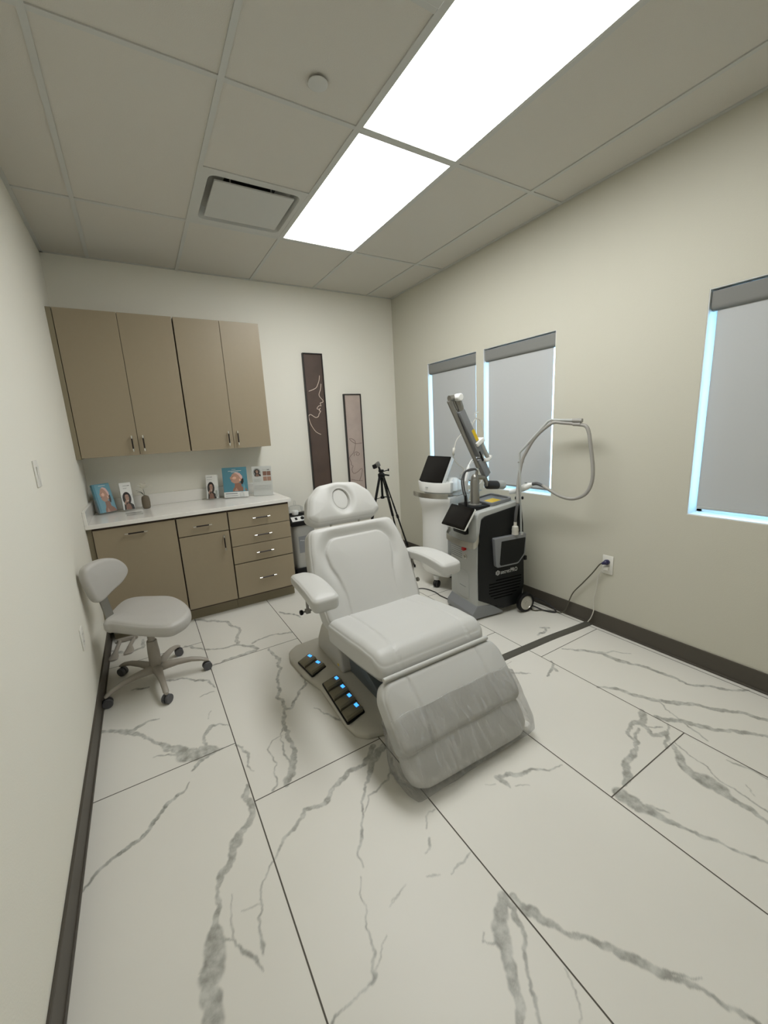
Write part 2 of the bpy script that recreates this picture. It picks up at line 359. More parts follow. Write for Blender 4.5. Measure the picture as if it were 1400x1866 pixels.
# ------------------------------------------------------------------ SETTING
# floor -----------------------------------------------------------
VEINS = [
[(-1165,-2246,588),(-1157,-2195,507),(-1166,-2163,423),(-1145,-2115,586),(-1138,-2067,544),(-1125,-2011,180),(-1104,-1915,110),(-1081,-1870,315),(-1033,-1813,244),(-969,-1744,231),(-931,-1672,266),(-948,-1601,274),(-925,-1552,97)],
[(-1108,-2075,78),(-1087,-2089,56),(-1071,-2126,84),(-1041,-2168,130),(-1029,-2212,36)],
[(-1086,-2085,75),(-1066,-1959,21)],
[(-1019,-2175,34),(-1013,-2149,120),(-992,-2054,65),(-982,-2000,76),(-941,-1951,56),(-905,-1921,85),(-857,-1870,138),(-757,-1804,163),(-671,-1826,203),(-528,-1738,202),(-450,-1746,207),(-367,-1677,313)],
[(-1049,-2026,27),(-1025,-2032,46),(-993,-2040,46)],
[(-1498,-1670,71),(-1428,-1607,125),(-1352,-1570,174),(-1330,-1572,167),(-1248,-1487,178),(-1184,-1433,167),(-1151,-1423,72),(-1137,-1392,40)],
[(-1507,-773,163),(-1445,-809,228),(-1377,-868,363),(-1346,-866,256),(-1270,-834,132),(-1231,-848,75)],
[(-1377,-868,237),(-1298,-969,172),(-1228,-1066,220),(-1150,-1162,471),(-1097,-1235,702),(-1037,-1246,614),(-979,-1272,145)],
[(-1047,-1229,166),(-1040,-1126,168),(-999,-1072,217),(-960,-1082,102),(-920,-1127,55)],
[(-1266,-1138,72),(-1209,-1158,105),(-1153,-1200,132)],
[(-1030,-1281,101),(-1093,-1305,186),(-1119,-1333,76)],
[(-534,-489,164),(-507,-657,220),(-534,-774,206),(-584,-863,162),(-605,-979,192),(-641,-1044,212),(-631,-1164,174),(-677,-1285,172),(-690,-1412,180),(-690,-1495,272),(-732,-1580,395),(-781,-1650,271)],
[(-450,-925,207),(-528,-1095,166),(-600,-1186,154),(-635,-1175,181)],
[(-664,-1220,95),(-724,-1389,53),(-733,-1505,90),(-732,-1580,90)],
[(-707,-1357,40),(-795,-1403,58),(-781,-1510,51),(-811,-1613,79),(-838,-1644,132)],
[(-499,-1257,53),(-453,-1355,110),(-422,-1427,131)],
[(-918,-1287,108),(-888,-1359,125),(-892,-1434,89),(-882,-1495,51)],
[(-324,-1707,420),(-447,-1793,264),(-501,-1841,92),(-549,-1901,100),(-601,-2003,81),(-613,-2021,121),(-662,-2126,49)],
[(-684,-2148,32),(-709,-2231,44),(-739,-2312,57),(-761,-2365,98),(-769,-2394,113),(-822,-2399,62),(-865,-2402,64),(-908,-2411,86)],
[(-695,-2333,28),(-735,-2367,42),(-769,-2387,63)],
[(-644,-2274,32),(-571,-2252,32)],
[(-327,-1784,72),(-373,-1852,167),(-378,-1908,97),(-354,-1936,50)],
[(-373,-1852,128),(-443,-1880,80),(-561,-1950,36)],
[(-910,338,381),(-787,233,317),(-659,2,186),(-708,-292,228),(-622,-379,309),(-599,-441,238)],
[(-1031,-77,191),(-911,-220,201),(-827,-273,155),(-717,-286,261)],
[(-893,-464,150),(-751,-458,230),(-621,-456,310)],
[(-612,-340,166),(-422,-310,131),(-329,-353,265)],
[(-290,53,182),(-208,-61,195),(-182,-155,97)],
[(-1170,-476,155),(-1065,-524,142),(-951,-633,166),(-927,-733,87)],
[(-1504,180,340),(-1401,90,256),(-1298,97,277),(-1293,238,145)],
[(-1016,-778,81),(-940,-771,90)],
[(-1362,-455,120),(-1275,-484,187)],
[(-1004,-1007,46),(-981,-945,42)],
[(-333,-2452,405),(-364,-2475,390),(-403,-2500,480),(-419,-2536,406),(-449,-2588,309),(-512,-2666,167)],
[(-328,-2464,155),(-346,-2513,203),(-354,-2556,128),(-401,-2599,85),(-437,-2642,89),(-467,-2695,98)],
[(-469,-2500,34),(-450,-2485,62)],
[(-467,-2497,20),(-436,-2521,82)],
[(-323,-2663,41),(-338,-2706,45),(-352,-2727,41),(-385,-2747,19)],
[(-304,-2466,190),(-301,-2517,356),(-280,-2560,275),(-257,-2599,174),(-209,-2655,137),(-178,-2701,201),(-164,-2732,271),(-138,-2770,257),(-122,-2804,266),(-101,-2834,139),(-66,-2876,112),(-55,-2913,129),(-34,-2951,143),(-20,-2983,124)],
[(-119,-2802,90),(-80,-2838,88),(-38,-2871,26)],
[(330,-2451,598),(328,-2515,526),(350,-2564,403),(359,-2615,248),(379,-2660,136),(412,-2730,156),(427,-2779,96),(454,-2829,121),(468,-2860,73)],
[(362,-2538,150),(396,-2599,40)],
[(883,-2256,250),(809,-2300,331),(742,-2276,185),(663,-2308,128),(654,-2353,223),(543,-2382,215),(447,-2421,318),(381,-2440,176)],
[(746,-2312,119),(654,-2353,202)],
[(785,-2306,286),(753,-2370,249),(822,-2397,261),(724,-2441,135)],
[(884,-2375,86),(822,-2397,83)],
[(783,-2331,101),(844,-2369,68)],
[(765,-2440,148),(726,-2490,301),(663,-2552,444),(663,-2601,695),(672,-2653,464),(651,-2712,257),(660,-2759,249),(641,-2811,150)],
[(788,-2446,55),(759,-2512,65),(751,-2586,62),(710,-2648,75),(710,-2701,69),(701,-2746,69),(695,-2796,89)],
[(857,-2616,60),(879,-2683,120),(875,-2745,109)],
[(773,-2707,36),(739,-2743,50)],
[(882,-2025,154),(954,-2091,217),(967,-2158,212),(1006,-2235,303),(1075,-2321,324),(1156,-2399,232),(1190,-2467,285),(1258,-2533,195),(1292,-2626,249)],
[(896,-2314,183),(940,-2380,305),(982,-2444,230),(1013,-2509,248),(1093,-2586,273),(1160,-2664,199)],
[(1069,-1670,107),(1124,-1731,201),(1218,-1840,277),(1224,-1940,332),(1266,-2032,193),(1287,-2144,249),(1305,-2221,187),(1330,-2331,184),(1401,-2416,253),(1494,-2491,119)],
[(1025,-2240,85),(981,-2350,65),(916,-2524,81)],
[(1219,-1821,112),(1359,-1951,63)],
[(893,-1718,138),(838,-1768,174),(744,-1801,91)],
[(838,-1768,198),(834,-1799,209)],
[(604,-1657,137),(650,-1690,202),(689,-1728,56)],
[(1088,-1463,128),(1214,-1434,175)],
[(1193,-1404,175),(1236,-1441,209)],
[(-17,-2124,172),(34,-2139,211),(109,-2178,161),(175,-2210,104),(263,-2240,51)],
[(-17,-2124,202),(-7,-2161,225),(-8,-2191,70)],
[(15,-2199,46),(65,-2228,41)],
[(-82,-2125,36),(-47,-2146,69)],
[(-413,-2173,89),(-426,-2194,106),(-458,-2207,22)],
[(-326,-2095,58),(-399,-2138,58)],
[(-322,-2292,30),(-386,-2299,92),(-425,-2309,22)],
[(-499,-2270,22),(-478,-2279,103),(-457,-2291,31)],
[(-577,-2253,22),(-632,-2264,44),(-648,-2276,22)]]
def build_floor():
    dx = 0.0035
    x0, x1, y0, y1 = XL - 0.02, XR + 0.02, -3.0, 0.40
    nx = int((x1 - x0) / dx); ny = int((y1 - y0) / dx)
    gx = np.linspace(x0, x1, nx + 1); gy = np.linspace(y0, y1, ny + 1)
    V = np.zeros((ny + 1, nx + 1), np.float32)
    rng = np.random.RandomState(5)
    def frac(points, it=4, amp=0.085):
        P = [np.array(p, float) for p in points]
        for k in range(it):
            Q = []
            for a, b in zip(P, P[1:]):
                m = (a + b) / 2; d = b[:2] - a[:2]; L = np.hypot(*d); n = np.array([-d[1], d[0]])
                m[:2] += n * rng.normal(0, amp); m[2] *= math.exp(rng.normal(0, 0.13)); Q += [a, m]
            P = Q + [P[-1]]
            if max(np.hypot(*(b[:2] - a[:2])) for a, b in zip(P, P[1:])) < 0.006: break
        return P
    for vein in VEINS:
        pts = [(a / 1000, b / 1000, w / 10000) for a, b, w in vein]
        for a, b in zip(*[iter([])] * 2): pass
        path = frac(pts)
        wm = max(p[2] for p in pts)
        peak = 0.74 if wm < 0.02 else 0.52
        for a, b in zip(path, path[1:]):
            wmax = max(a[2], b[2]) / 2 + 0.012
            i0 = max(0, int((min(a[0], b[0]) - wmax - x0) / dx)); i1 = min(nx, int((max(a[0], b[0]) + wmax - x0) / dx) + 1)
            j0 = max(0, int((min(a[1], b[1]) - wmax - y0) / dx)); j1 = min(ny, int((max(a[1], b[1]) + wmax - y0) / dx) + 1)
            if i1 <= i0 or j1 <= j0: continue
            X, Y = np.meshgrid(gx[i0:i1 + 1], gy[j0:j1 + 1])
            abx, aby = b[0] - a[0], b[1] - a[1]; L2 = abx * abx + aby * aby + 1e-12
            t = np.clip(((X - a[0]) * abx + (Y - a[1]) * aby) / L2, 0, 1)
            d = np.hypot(X - a[0] - t * abx, Y - a[1] - t * aby); hw = np.maximum((a[2] + (b[2] - a[2]) * t) * 0.45, 0.0016)
            soft = 0.0024 + hw * 0.12
            val = np.clip((hw + soft - d) / (2 * soft), 0, 1); val = val * val * (3 - 2 * val)
            # darker rim on broad bands
            rim = np.exp(-((d - hw * 0.8) / (0.0025 + hw * 0.12)) ** 2) * (hw > 0.008)
            val = val * np.where(hw > 0.008, peak, 0.78 if wm > 0.008 else 0.6) + rim * 0.3 * (val > 0.1)
            V[j0:j1 + 1, i0:i1 + 1] = np.maximum(V[j0:j1 + 1, i0:i1 + 1], val)
    nv = (nx + 1) * (ny + 1)
    X, Y = np.meshgrid(gx, gy); co = np.zeros((nv, 3), np.float32); co[:, 0] = X.ravel(); co[:, 1] = Y.ravel()
    idx = np.arange(nv).reshape(ny + 1, nx + 1)
    q = np.stack([idx[:-1, :-1], idx[:-1, 1:], idx[1:, 1:], idx[1:, :-1]], -1).reshape(-1, 4)
    # coarse surroundings + grout strips appended
    ev = []; ef = []; em = []
    def quad(a0, a1, b0, b1, z, mi, zt=None):
        k = nv + len(ev); ev.extend([(a0, b0, z), (a1, b0, z), (a1, b1, z), (a0, b1, z)]); ef.append((k, k + 1, k + 2, k + 3)); em.append(mi)
    quad(x0, x1, YF - 0.02, y0, 0, 0); quad(x0, x1, y1, YB + 0.02, 0, 0)
    g = 0.0024; Z = 0.0004
    lx = [-1.5175 + 0.6006 * k for k in range(6)]
    for x in lx[1:]: quad(x - g, x + g, YF, YB, Z, 1)
    cuts = {0: (-2.456, -1.273, -0.090), 1: (-2.838, -1.654, -0.471, 0.713), 2: (-3.05, -1.865, -0.68, 0.50), 3: (-3.627, -2.4435, -1.260, -0.077), 4: (-2.834, -1.6506, -0.467, 0.716)}
    for k, ys in cuts.items():
        for y in ys: quad(lx[k], lx[k + 1], y - g, y + g, Z, 1)
    allco = np.vstack([co, np.array(ev, np.float32)]); allf = np.vstack([q, np.array(ef)])
    me = bpy.data.meshes.new('floor'); me.vertices.add(len(allco)); me.vertices.foreach_set('co', allco.ravel().astype(np.float32))
    me.loops.add(allf.size); me.loops.foreach_set('vertex_index', allf.ravel().astype(np.int32))
    me.polygons.add(len(allf)); me.polygons.foreach_set('loop_start', np.arange(0, allf.size, 4, dtype=np.int32))
    try: me.polygons.foreach_set('loop_total', np.full(len(allf), 4, np.int32))
    except Exception: pass
    mi = np.zeros(len(allf), np.int32); mi[len(q):] = em
    me.materials.append(M['marble']); me.materials.append(M['grout'])
    me.polygons.foreach_set('material_index', mi)
    at = me.attributes.new('vein', 'FLOAT', 'POINT'); at.data.foreach_set('value', np.concatenate([V.ravel(), np.zeros(len(ev), np.float32)]).astype(np.float32))
    me.update(calc_edges=True); me.validate()
    o = bpy.data.objects.new('floor', me); COL.objects.link(o); struct(o)
build_floor()
# walls -----------------------------------------------------------
TW = 0.15
b = B(); box(b, XL - TW, XL, YF - TW, YB + TW, -0.02, H + 0.05); struct(obj('wall_left', b, M['wall']))
b = B(); box(b, XL, XR, YB, YB + TW, -0.02, H + 0.05); struct(obj('wall_back', b, M['wall']))
b = B(); box(b, XL, XR, YF - TW, YF, -0.02, H + 0.05); struct(obj('wall_front', b, M['wall']))
ZS, ZT = 0.899, 2.090
WINS = [(-0.414, 0.283), (-1.207, -0.500), (-2.812, -2.107)]
b = B()
box(b, XR, XR + TW, YF - TW, YB + TW, -0.02, ZS); box(b, XR, XR + TW, YF - TW, YB + TW, ZT, H + 0.05)
ys = [YB + TW, 0.283, -0.414, -0.500, -1.207, -2.107, -2.812, YF - TW]
for k in range(0, 8, 2): box(b, XR, XR + TW, ys[k + 1], ys[k], ZS, ZT)
struct(obj('wall_right', b, M['wall_shaded']))
for i, (ya, yb) in enumerate(WINS):
    b = B(); xo = XR + 0.105; f = 0.035
    # white reveal liner
    box(b, XR + 0.002, XR + 0.148, ya, ya + 0.004, ZS, ZT); box(b, XR + 0.002, XR + 0.148, yb - 0.004, yb, ZS, ZT)
    box(b, XR + 0.002, XR + 0.148, ya + 0.004, yb - 0.004, ZT - 0.004, ZT); box(b, XR + 0.002, XR + 0.148, ya + 0.004, yb - 0.004, ZS, ZS + 0.006)
    for (a0, a1, c0, c1) in ((ya + .004, ya + f, ZS, ZT), (yb - f, yb - .004, ZS, ZT), (ya, yb, ZS + .004, ZS + f), (ya, yb, ZT - f, ZT - .004)):
        box(b, xo, xo + 0.04, a0, a1, c0, c1, 0.003)
    w = struct(obj('window_%d' % (i + 1), b, M['jamb']))
    b = B(); box(b, xo + 0.015, xo + 0.019, ya + f - .005, yb - f + .005, ZS + f - .005, ZT - f + .005); obj('glass_pane', b, M['pane'], w)
# baseboards
b = B(); box(b, XR - 0.010, XR, YF, YB, 0, 0.112, 0.002); box(b, XR - 0.016, XR, YF, YB, 0, 0.012, 0.003); struct(obj('baseboard_right', b, M['base']))
b = B(); box(b, XL, XL + 0.010, YF, 0.36, 0, 0.112, 0.002); box(b, XL, XL + 0.016, YF, 0.36, 0, 0.012, 0.003); struct(obj('baseboard_left', b, M['base']))
b = B(); box(b, -0.035, XR - 0.012, YB - 0.010, YB, 0, 0.112, 0.002); struct(obj('baseboard_back', b, M['base']))
b = B(); box(b, XL + 0.012, XR - 0.012, YF, YF + 0.010, 0, 0.112, 0.002); struct(obj('baseboard_front', b, M['base']))
# ceiling: lay-in tiles with light and vent openings left free
b = B()
xs = [XL, -2 * U, -U, 0, U, 2 * U, XR]; ysr = [YF, -6 * U, -4 * U, -3 * U, -2 * U, -U, 0, YB]
holes = {(3, 2), (3, 3), (3, 4), (3, 5), (2, 5), (2, 2)}
for i in range(6):
    for j in range(7):
        if (i, j) in holes or xs[i + 1] - xs[i] < 0.01 or ysr[j + 1] - ysr[j] < 0.01: continue
        box(b, xs[i] + .001, xs[i + 1] - .001, ysr[j] + (.001 if j not in (3, 5) or i == 2 and j == 5 else -.001), ysr[j + 1] - .001, H + 0.006, H + 0.02)
box(b, XL - TW, XR + TW, YF - TW, YB + TW, H + 0.12, H + 0.14)
struct(obj('ceiling', b, M['ceil']))
b = B(); hw = 0.012
for x in xs[1:-1]: box(b, x - hw, x + hw, YF, YB, H, H + 0.012)
for y in (0, -2 * U, -4 * U, -6 * U): box(b, XL, XR, y - hw, y + hw, H + 0.0005, H + 0.0122)
for y in (-U,): box(b, -U, 0, y - hw, y + hw, H + 0.0005, H + 0.0122)
box(b, -U, 0, -3 * U - hw, -3 * U + hw, H + 0.0005, H + 0.0122)
for (a0, a1, c0, c1) in ((XL, XL + .022, YF, YB), (XR - .022, XR, YF, YB), (XL, XR, YB - .022, YB), (XL, XR, YF, YF + .022)): box(b, a0, a1, c0, c1, H + 0.001, H + 0.013)
struct(obj('trim_1', b, M['grid']))
# ceiling lights ---------------------------------------------------
for (ya, yb, lab) in ((-2 * U, 0, 'flat glowing ceiling light panel nearer the back wall, beside the vent'), (-4 * U, -2 * U, 'flat glowing ceiling light panel cut off by the top of the photo')):
    t = thing('ceiling_light', lab, 'ceiling light', (U / 2, (ya + yb) / 2, H), 0, 'recessed light panels in one row')
    b = B(); x0, x1, y0, y1 = hw, U - hw, ya + hw, yb - hw; w = 0.010
    for (a0, a1, c0, c1) in ((x0, x0 + w, y0, y1), (x1 - w, x1, y0, y1), (x0 + w, x1 - w, y0, y0 + w), (x0 + w, x1 - w, y1 - w, y1)): box(b, a0, a1, c0, c1, H + 0.001, H + 0.05)
    obj('frame', b, M['grid'], t)
    b = B(); box(b, x0 + w, x1 - w, y0 + w, y1 - w, H + 0.004, H + 0.012); obj('diffuser', b, M['light'], t)
# supply vent -------------------------------------------------------
t = thing('ceiling_vent', 'square white air vent with a flat floating plate beside the light panel', 'vent', (-U / 2, -U / 2, H))
cx, cy = -0.300, -0.318
def ringsec(hx, hy, r, z, n=6):
    return [(cx + p[0], cy + p[1], z) for p in roundpoly([(-hx, -hy), (hx, -hy), (hx, hy), (-hx, hy)], r, n)]
b = B(); outer = [(-U + hw, -U + hw), (-hw, -U + hw), (-hw, -hw), (-U + hw, -hw)]
o4 = [(p[0], p[1], H + 0.001) for p in roundpoly(outer, 0.001, 6)]
loft(b, [o4, ringsec(.262, .252, .05, H + 0.001), ringsec(.257, .247, .05, H + 0.012), ringsec(.235, .225, .03, H + 0.06), ringsec(.15, .15, .02, H + 0.075)], cap=False)
obj('flared_recess', b, M['grid'], t, smooth=50)
b = B(); loft(b, [ringsec(.15, .15, .02, H + .075), ringsec(.15, .15, .02, H + .11)], cap=True); obj('duct_neck', b, M['ventin'], t)
b = B(); box(b, cx - .228, cx + .228, cy - .212, cy + .200, H - .004, H + .006, .002)
for sx in (-1, 1):
    for sy in (-1, 1): tube(b, [(cx + sx * .12, cy + sy * .12, H + .004), (cx + sx * .12, cy + sy * .12, H + .085)], .004, 8)
obj('vent_plate', b, M['grid'], t)
# return grille at the top edge of the photo
t = thing('return_grille', 'grey return air grille at the top edge beside the near light panel', 'vent', (-U / 2, -3.5 * U, H))
b = B(); x0, x1, y0, y1 = -U + hw, -hw, -4 * U + hw, -3 * U - hw
for (a0, a1, c0, c1) in ((x0, x0 + .07, y0, y1), (x1 - .07, x1, y0, y1), (x0 + .07, x1 - .07, y0, y0 + .07), (x0 + .07, x1 - .07, y1 - .07, y1)): box(b, a0, a1, c0, c1, H - .004, H + .008, .002)
obj('grille_frame', b, M['grid'], t)
b = B()
for k in range(22):
    y = y0 + .08 + k * 0.0195
    box(b, x0 + .07, x1 - .07, y, y + .003, H, H + .03)
box(b, x0 + .06, x1 - .06, y0 + .06, y1 - .06, H + .04, H + .044)
obj('louvres', b, M['mgrey2'], t)
# sprinkler cap
t = thing('sprinkler_cover', 'small round white cap on the ceiling tile left of the near light', 'sprinkler', (-0.263, -1.378, H))
b = B(); lathe(b, [(0.036, 0), (0.040, 0.002), (0.040, 0.005), (0.030, 0.006)], 40, T=frame((-0.263, -1.378, H - .009))); obj('cap_plate', b, M['grid'], t, smooth=40)
b = B(); lathe(b, [(0.028, 0), (0.028, 0.012)], 32, T=frame((-0.263, -1.378, H - .004))); obj('cup', b, M['ventin'], t, smooth=40)
# roller shades ------------------------------------------------------
labs = ['grey roller shade on the far window, nearest the room corner', 'grey roller shade on the middle window behind the black laser machine', 'grey roller shade on the window cut off by the right edge']
for i, (ya, yb) in enumerate(WINS):
    t = thing('roller_shade', labs[i], 'window shade', (XR + .04, (ya + yb) / 2, ZS), 0, 'roller shades in the three windows')
    b = B(); xa = XR + 0.012
    prof = roundpoly([(0, 0.095), (0, 0), (0.055, 0), (0.055, 0.095)], [.004, .03, .03, .004], 8)
    T = basis((xa, ya + .010, ZT - .108), (1, 0, 0), (0, 0, 1), (0, 1, 0)); prism(b, prof, 0, (yb - ya) - 0.020, 0.0, T=T); obj('fascia', b, M['fabric_d'], t, smooth=35)
    b = B(); box(b, XR + .031, XR + .0325, ya + .037, yb - .033, ZS + .048, ZT - .06)
    obj('shade_cloth', b, M['fabric'], t)
    b = B(); box(b, XR + .027, XR + .0365, ya + .037, yb - .033, ZS + .036, ZS + .050, .003)
    obj('hem_bar', b, M['fabric_d'] if i < 2 else M['mgrey'], t)
# outlets / switch -----------------------------------------------------
def wall_plate(t, T, w=.072, h=.118):
    b = B(); box(b, -w / 2, w / 2, -h / 2, h / 2, 0, .006, .003, T=T); obj('cover_plate', b, M['plate'], t, smooth=30)
T = basis((XR, -1.676, 0.478), (0, -1, 0), (0, 0, 1), (-1, 0, 0))
t = thing('wall_outlet', 'white wall outlet with a navy plug, on the window wall', 'outlet', (XR, -1.676, 0.42)); wall_plate(t, T, .074, .132)
for s in (-1, 1):
    b = B(); box(b, -.017, .017, s * .021 - .014, s * .021 + .014, .006, .008, .004, T=T)
    for q in (-.006, .006): box(b, q - .001, q + .001, s * .021 - .002, s * .021 + .007, .0075, .0083, T=T, mi=1)
    obj('receptacle', b, None, t, mats=['plate', 'black'])
T = basis((XL, -0.835, 1.360), (0, 1, 0), (0, 0, 1), (1, 0, 0))
t = thing('light_switch', 'white rocker switch plate on the left wall', 'light switch', (XL, -0.835, 1.31)); wall_plate(t, T, .078, .118)
b = B(); box(b, -.016, .016, -.033, .033, .006, .010, .002, T=T @ Matrix.Rotation(math.radians(3), 4, 'X')); obj('rocker', b, M['plate'], t)
T = basis((XL, -0.655, 0.485), (0, 1, 0), (0, 0, 1), (1, 0, 0))
t = thing('wall_outlet', 'white outlet low on the left wall behind the stool', 'outlet', (XL, -0.655, 0.43)); wall_plate(t, T, .074, .118)
for s in (-1, 1):
    b = B(); box(b, -.017, .017, s * .021 - .014, s * .021 + .014, .006, .008, .004, T=T)
    for q in (-.006, .006): box(b, q - .001, q + .001, s * .021 - .002, s * .021 + .007, .0075, .0083, T=T, mi=1)
    obj('receptacle', b, None, t, mats=['plate', 'black'])
# ------------------------------------------------------------------ CABINETS
def handle(parent, p0, p1, out=(0, -1, 0)):
    """bar pull: chrome posts and ends with a dark grip"""
    p0 = Vector(p0); p1 = Vector(p1); o = Vector(out) * .030; d = (p1 - p0).normalized()
    b = B(); tube(b, [p0 + o, p1 + o], .0046, 12)
    for p, s in ((p0, 1), (p1, -1)):
        q = p + d * s * 0.012
        tube(b, [q, q + o], .0035, 10); tube(b, [p + o, p + o + d * s * .022], .0060, 12)
    h = obj('handle', b, M['chrome'], parent, smooth=40)
    b = B(); tube(b, [p0 + o + d * .020, p1 + o - d * .020], .0054, 12); obj('grip', b, M['handle'], h, smooth=40)
# upper cabinets
yu = 0.572
for (xa, xm, xb, lab) in ((-1.476, -1.0985, -0.7345, 'taupe two-door wall cabinet nearest the left wall'), (-0.7285, -0.3855, -0.063, 'taupe two-door wall cabinet nearest the brown framed art')):
    t = thing('wall_cabinet', lab, 'cabinet', ((xa + xb) / 2, 0.74, 1.373), 0, 'upper cabinets over the counter')
    b = B(); box(b, xa, xb, yu + .020, YB - .001, 1.376, 2.411); obj('body', b, M['cabdark' if False else 'cab'], t)
    b = B(); box(b, xa + .001, xb - .001, yu + .0185, yu + .0205, 1.377, 2.410); obj('face_edge', b, M['cabdark'], t)
    for (c, d, hx) in ((xa + .002, xm - .0015, xm - .040), (xm + .0015, xb - .002, xm + .036)):
        b = B(); box(b, c, d, yu, yu + .018, 1.373, 2.413, .0012); dr = obj('door', b, M['cab'], t)
        handle(dr, (hx, yu, 1.400), (hx, yu, 1.522))
b = B(); box(b, XL, -1.478, yu + .012, YB, 1.365, 2.413); box(b, XL, -1.4785, yu - .0, yu + .012, 1.365, 2.413, .001)
tag(obj('filler_strip', b, M['cabfill']), 'narrow taupe filler strip between left wall and upper cabinet', 'filler strip')
b = B(); box(b, XL, -1.478, .305, .36, 0.10, 0.886); tag(obj('filler_strip', b, M['cabfill']), 'narrow taupe filler strip between left wall and base cabinet', 'filler strip')
# base cabinets
yf = 0.285
def base_unit(xa, xb, lab, parts):
    t = thing('base_cabinet', lab, 'cabinet', ((xa + xb) / 2, 0.6, 0), 0, 'base cabinets under the counter')
    b = B(); box(b, xa, xb, yf + .021, YB - .001, 0.10, 0.888); obj('body', b, M['cab'], t)
    b = B(); box(b, xa, xb, yf + .019, yf + .0215, 0.102, 0.886); obj('face_edge', b, M['cabdark'], t)
    b = B(); box(b, xa, xb, 0.368, 0.385, 0.0, 0.10); obj('toe_kick', b, M['cabfill'], t)
    for kind, z0, z1, h in parts:
        b = B(); box(b, xa + .004, xb - .004, yf, yf + .018, z0, z1, .0012); dr = obj(kind, b, M['cab'], t); handle(dr, *h)
base_unit(-1.476, -0.946, 'wide single-front taupe base cabinet behind the stool', [('door', .118, .872, ((-1.285, yf, .822), (-1.140, yf, .822)))])
base_unit(-0.944, -0.5655, 'taupe base cabinet with one drawer above a door', [('drawer', .726, .872, ((-.832, yf, .797), (-.695, yf, .797))), ('door', .118, .719, ((-.616, yf, .692), (-.616, yf, .565)))])
base_unit(-0.5635, -0.048, 'taupe base cabinet with four drawers', [('drawer', .722, .872, ((-.374, yf, .794), (-.228, yf, .794))), ('drawer', .573, .717, ((-.374, yf, .644), (-.228, yf, .644))), ('drawer', .420, .568, ((-.374, yf, .492), (-.228, yf, .492))), ('drawer', .118, .412, ((-.374, yf, .262), (-.228, yf, .262)))])
b = B(); box(b, XL + .001, -0.028, 0.266, YB - .001, 0.889, 0.920, .0025); tag(obj('countertop', b, M['quartz']), 'glossy white quartz countertop over the taupe base cabinets', 'countertop')
b = B(); box(b, XL + .022, -0.030, YB - .022, YB - .001, 0.9202, 1.020, .002); tag(obj('backsplash', b, M['quartz']), 'white quartz backsplash strip along the back wall behind the brochures', 'backsplash')
b = B(); box(b, XL + .001, XL + .021, 0.268, YB - .001, 0.9202, 1.020, .002); tag(obj('backsplash', b, M['quartz']), 'short white quartz side splash against the left wall at the counter end', 'backsplash')
# ------------------------------------------------------------------ TREATMENT CHAIR
X0 = -0.04
def yz_place(y0, z0, dy, dz, off):
    """pad plane containing the x axis; v runs along (dy,dz); h along the outward normal"""
    L = math.hypot(dy, dz); dy /= L; dz /= L; ny, nz = -dz, dy
    if nz < 0: ny, nz = -ny, -nz
    return lambda u, v, h: Vector((X0 + u, y0 + dy * v + ny * (h + off), z0 + dz * v + nz * (h + off)))
def sm(a, b, x): t = np.clip((x - a) / (b - a), 0, 1); return t * t * (3 - 2 * t)
chair = thing('treatment_chair', 'light grey powered treatment chair in the middle of the marble floor', 'treatment chair', (X0, -1.15, 0))
# base platform
L_ = [(-.20, -.605), (-.34, -.615), (-.405, -.665), (-.425, -.76), (-.412, -.98), (-.374, -1.15), (-.378, -1.32), (-.384, -1.50), (-.370, -1.585), (-.325, -1.632), (-.24, -1.655)]
outl = roundpoly([(X0 + x, y) for x, y in L_] + [(X0 - x, y) for x, y in L_[::-1]], .05, 5)
def shrink(poly, s, c=(X0, -1.14)): return [(c[0] + (x - c[0]) * (1 - s / abs(.4)), c[1] + (y - c[1]) * (1 - s / .52)) for x, y in poly]
b = B(); loft(b, [[(x, y, z) for x, y in shrink(outl, s)] for s, z in ((.004, .0), (0, .004), (0, .022), (.006, .034), (.016, .040), (.03, .044), (.12, .050))])
base = obj('base_platform', b, M['chairbase'], chair, smooth=50)
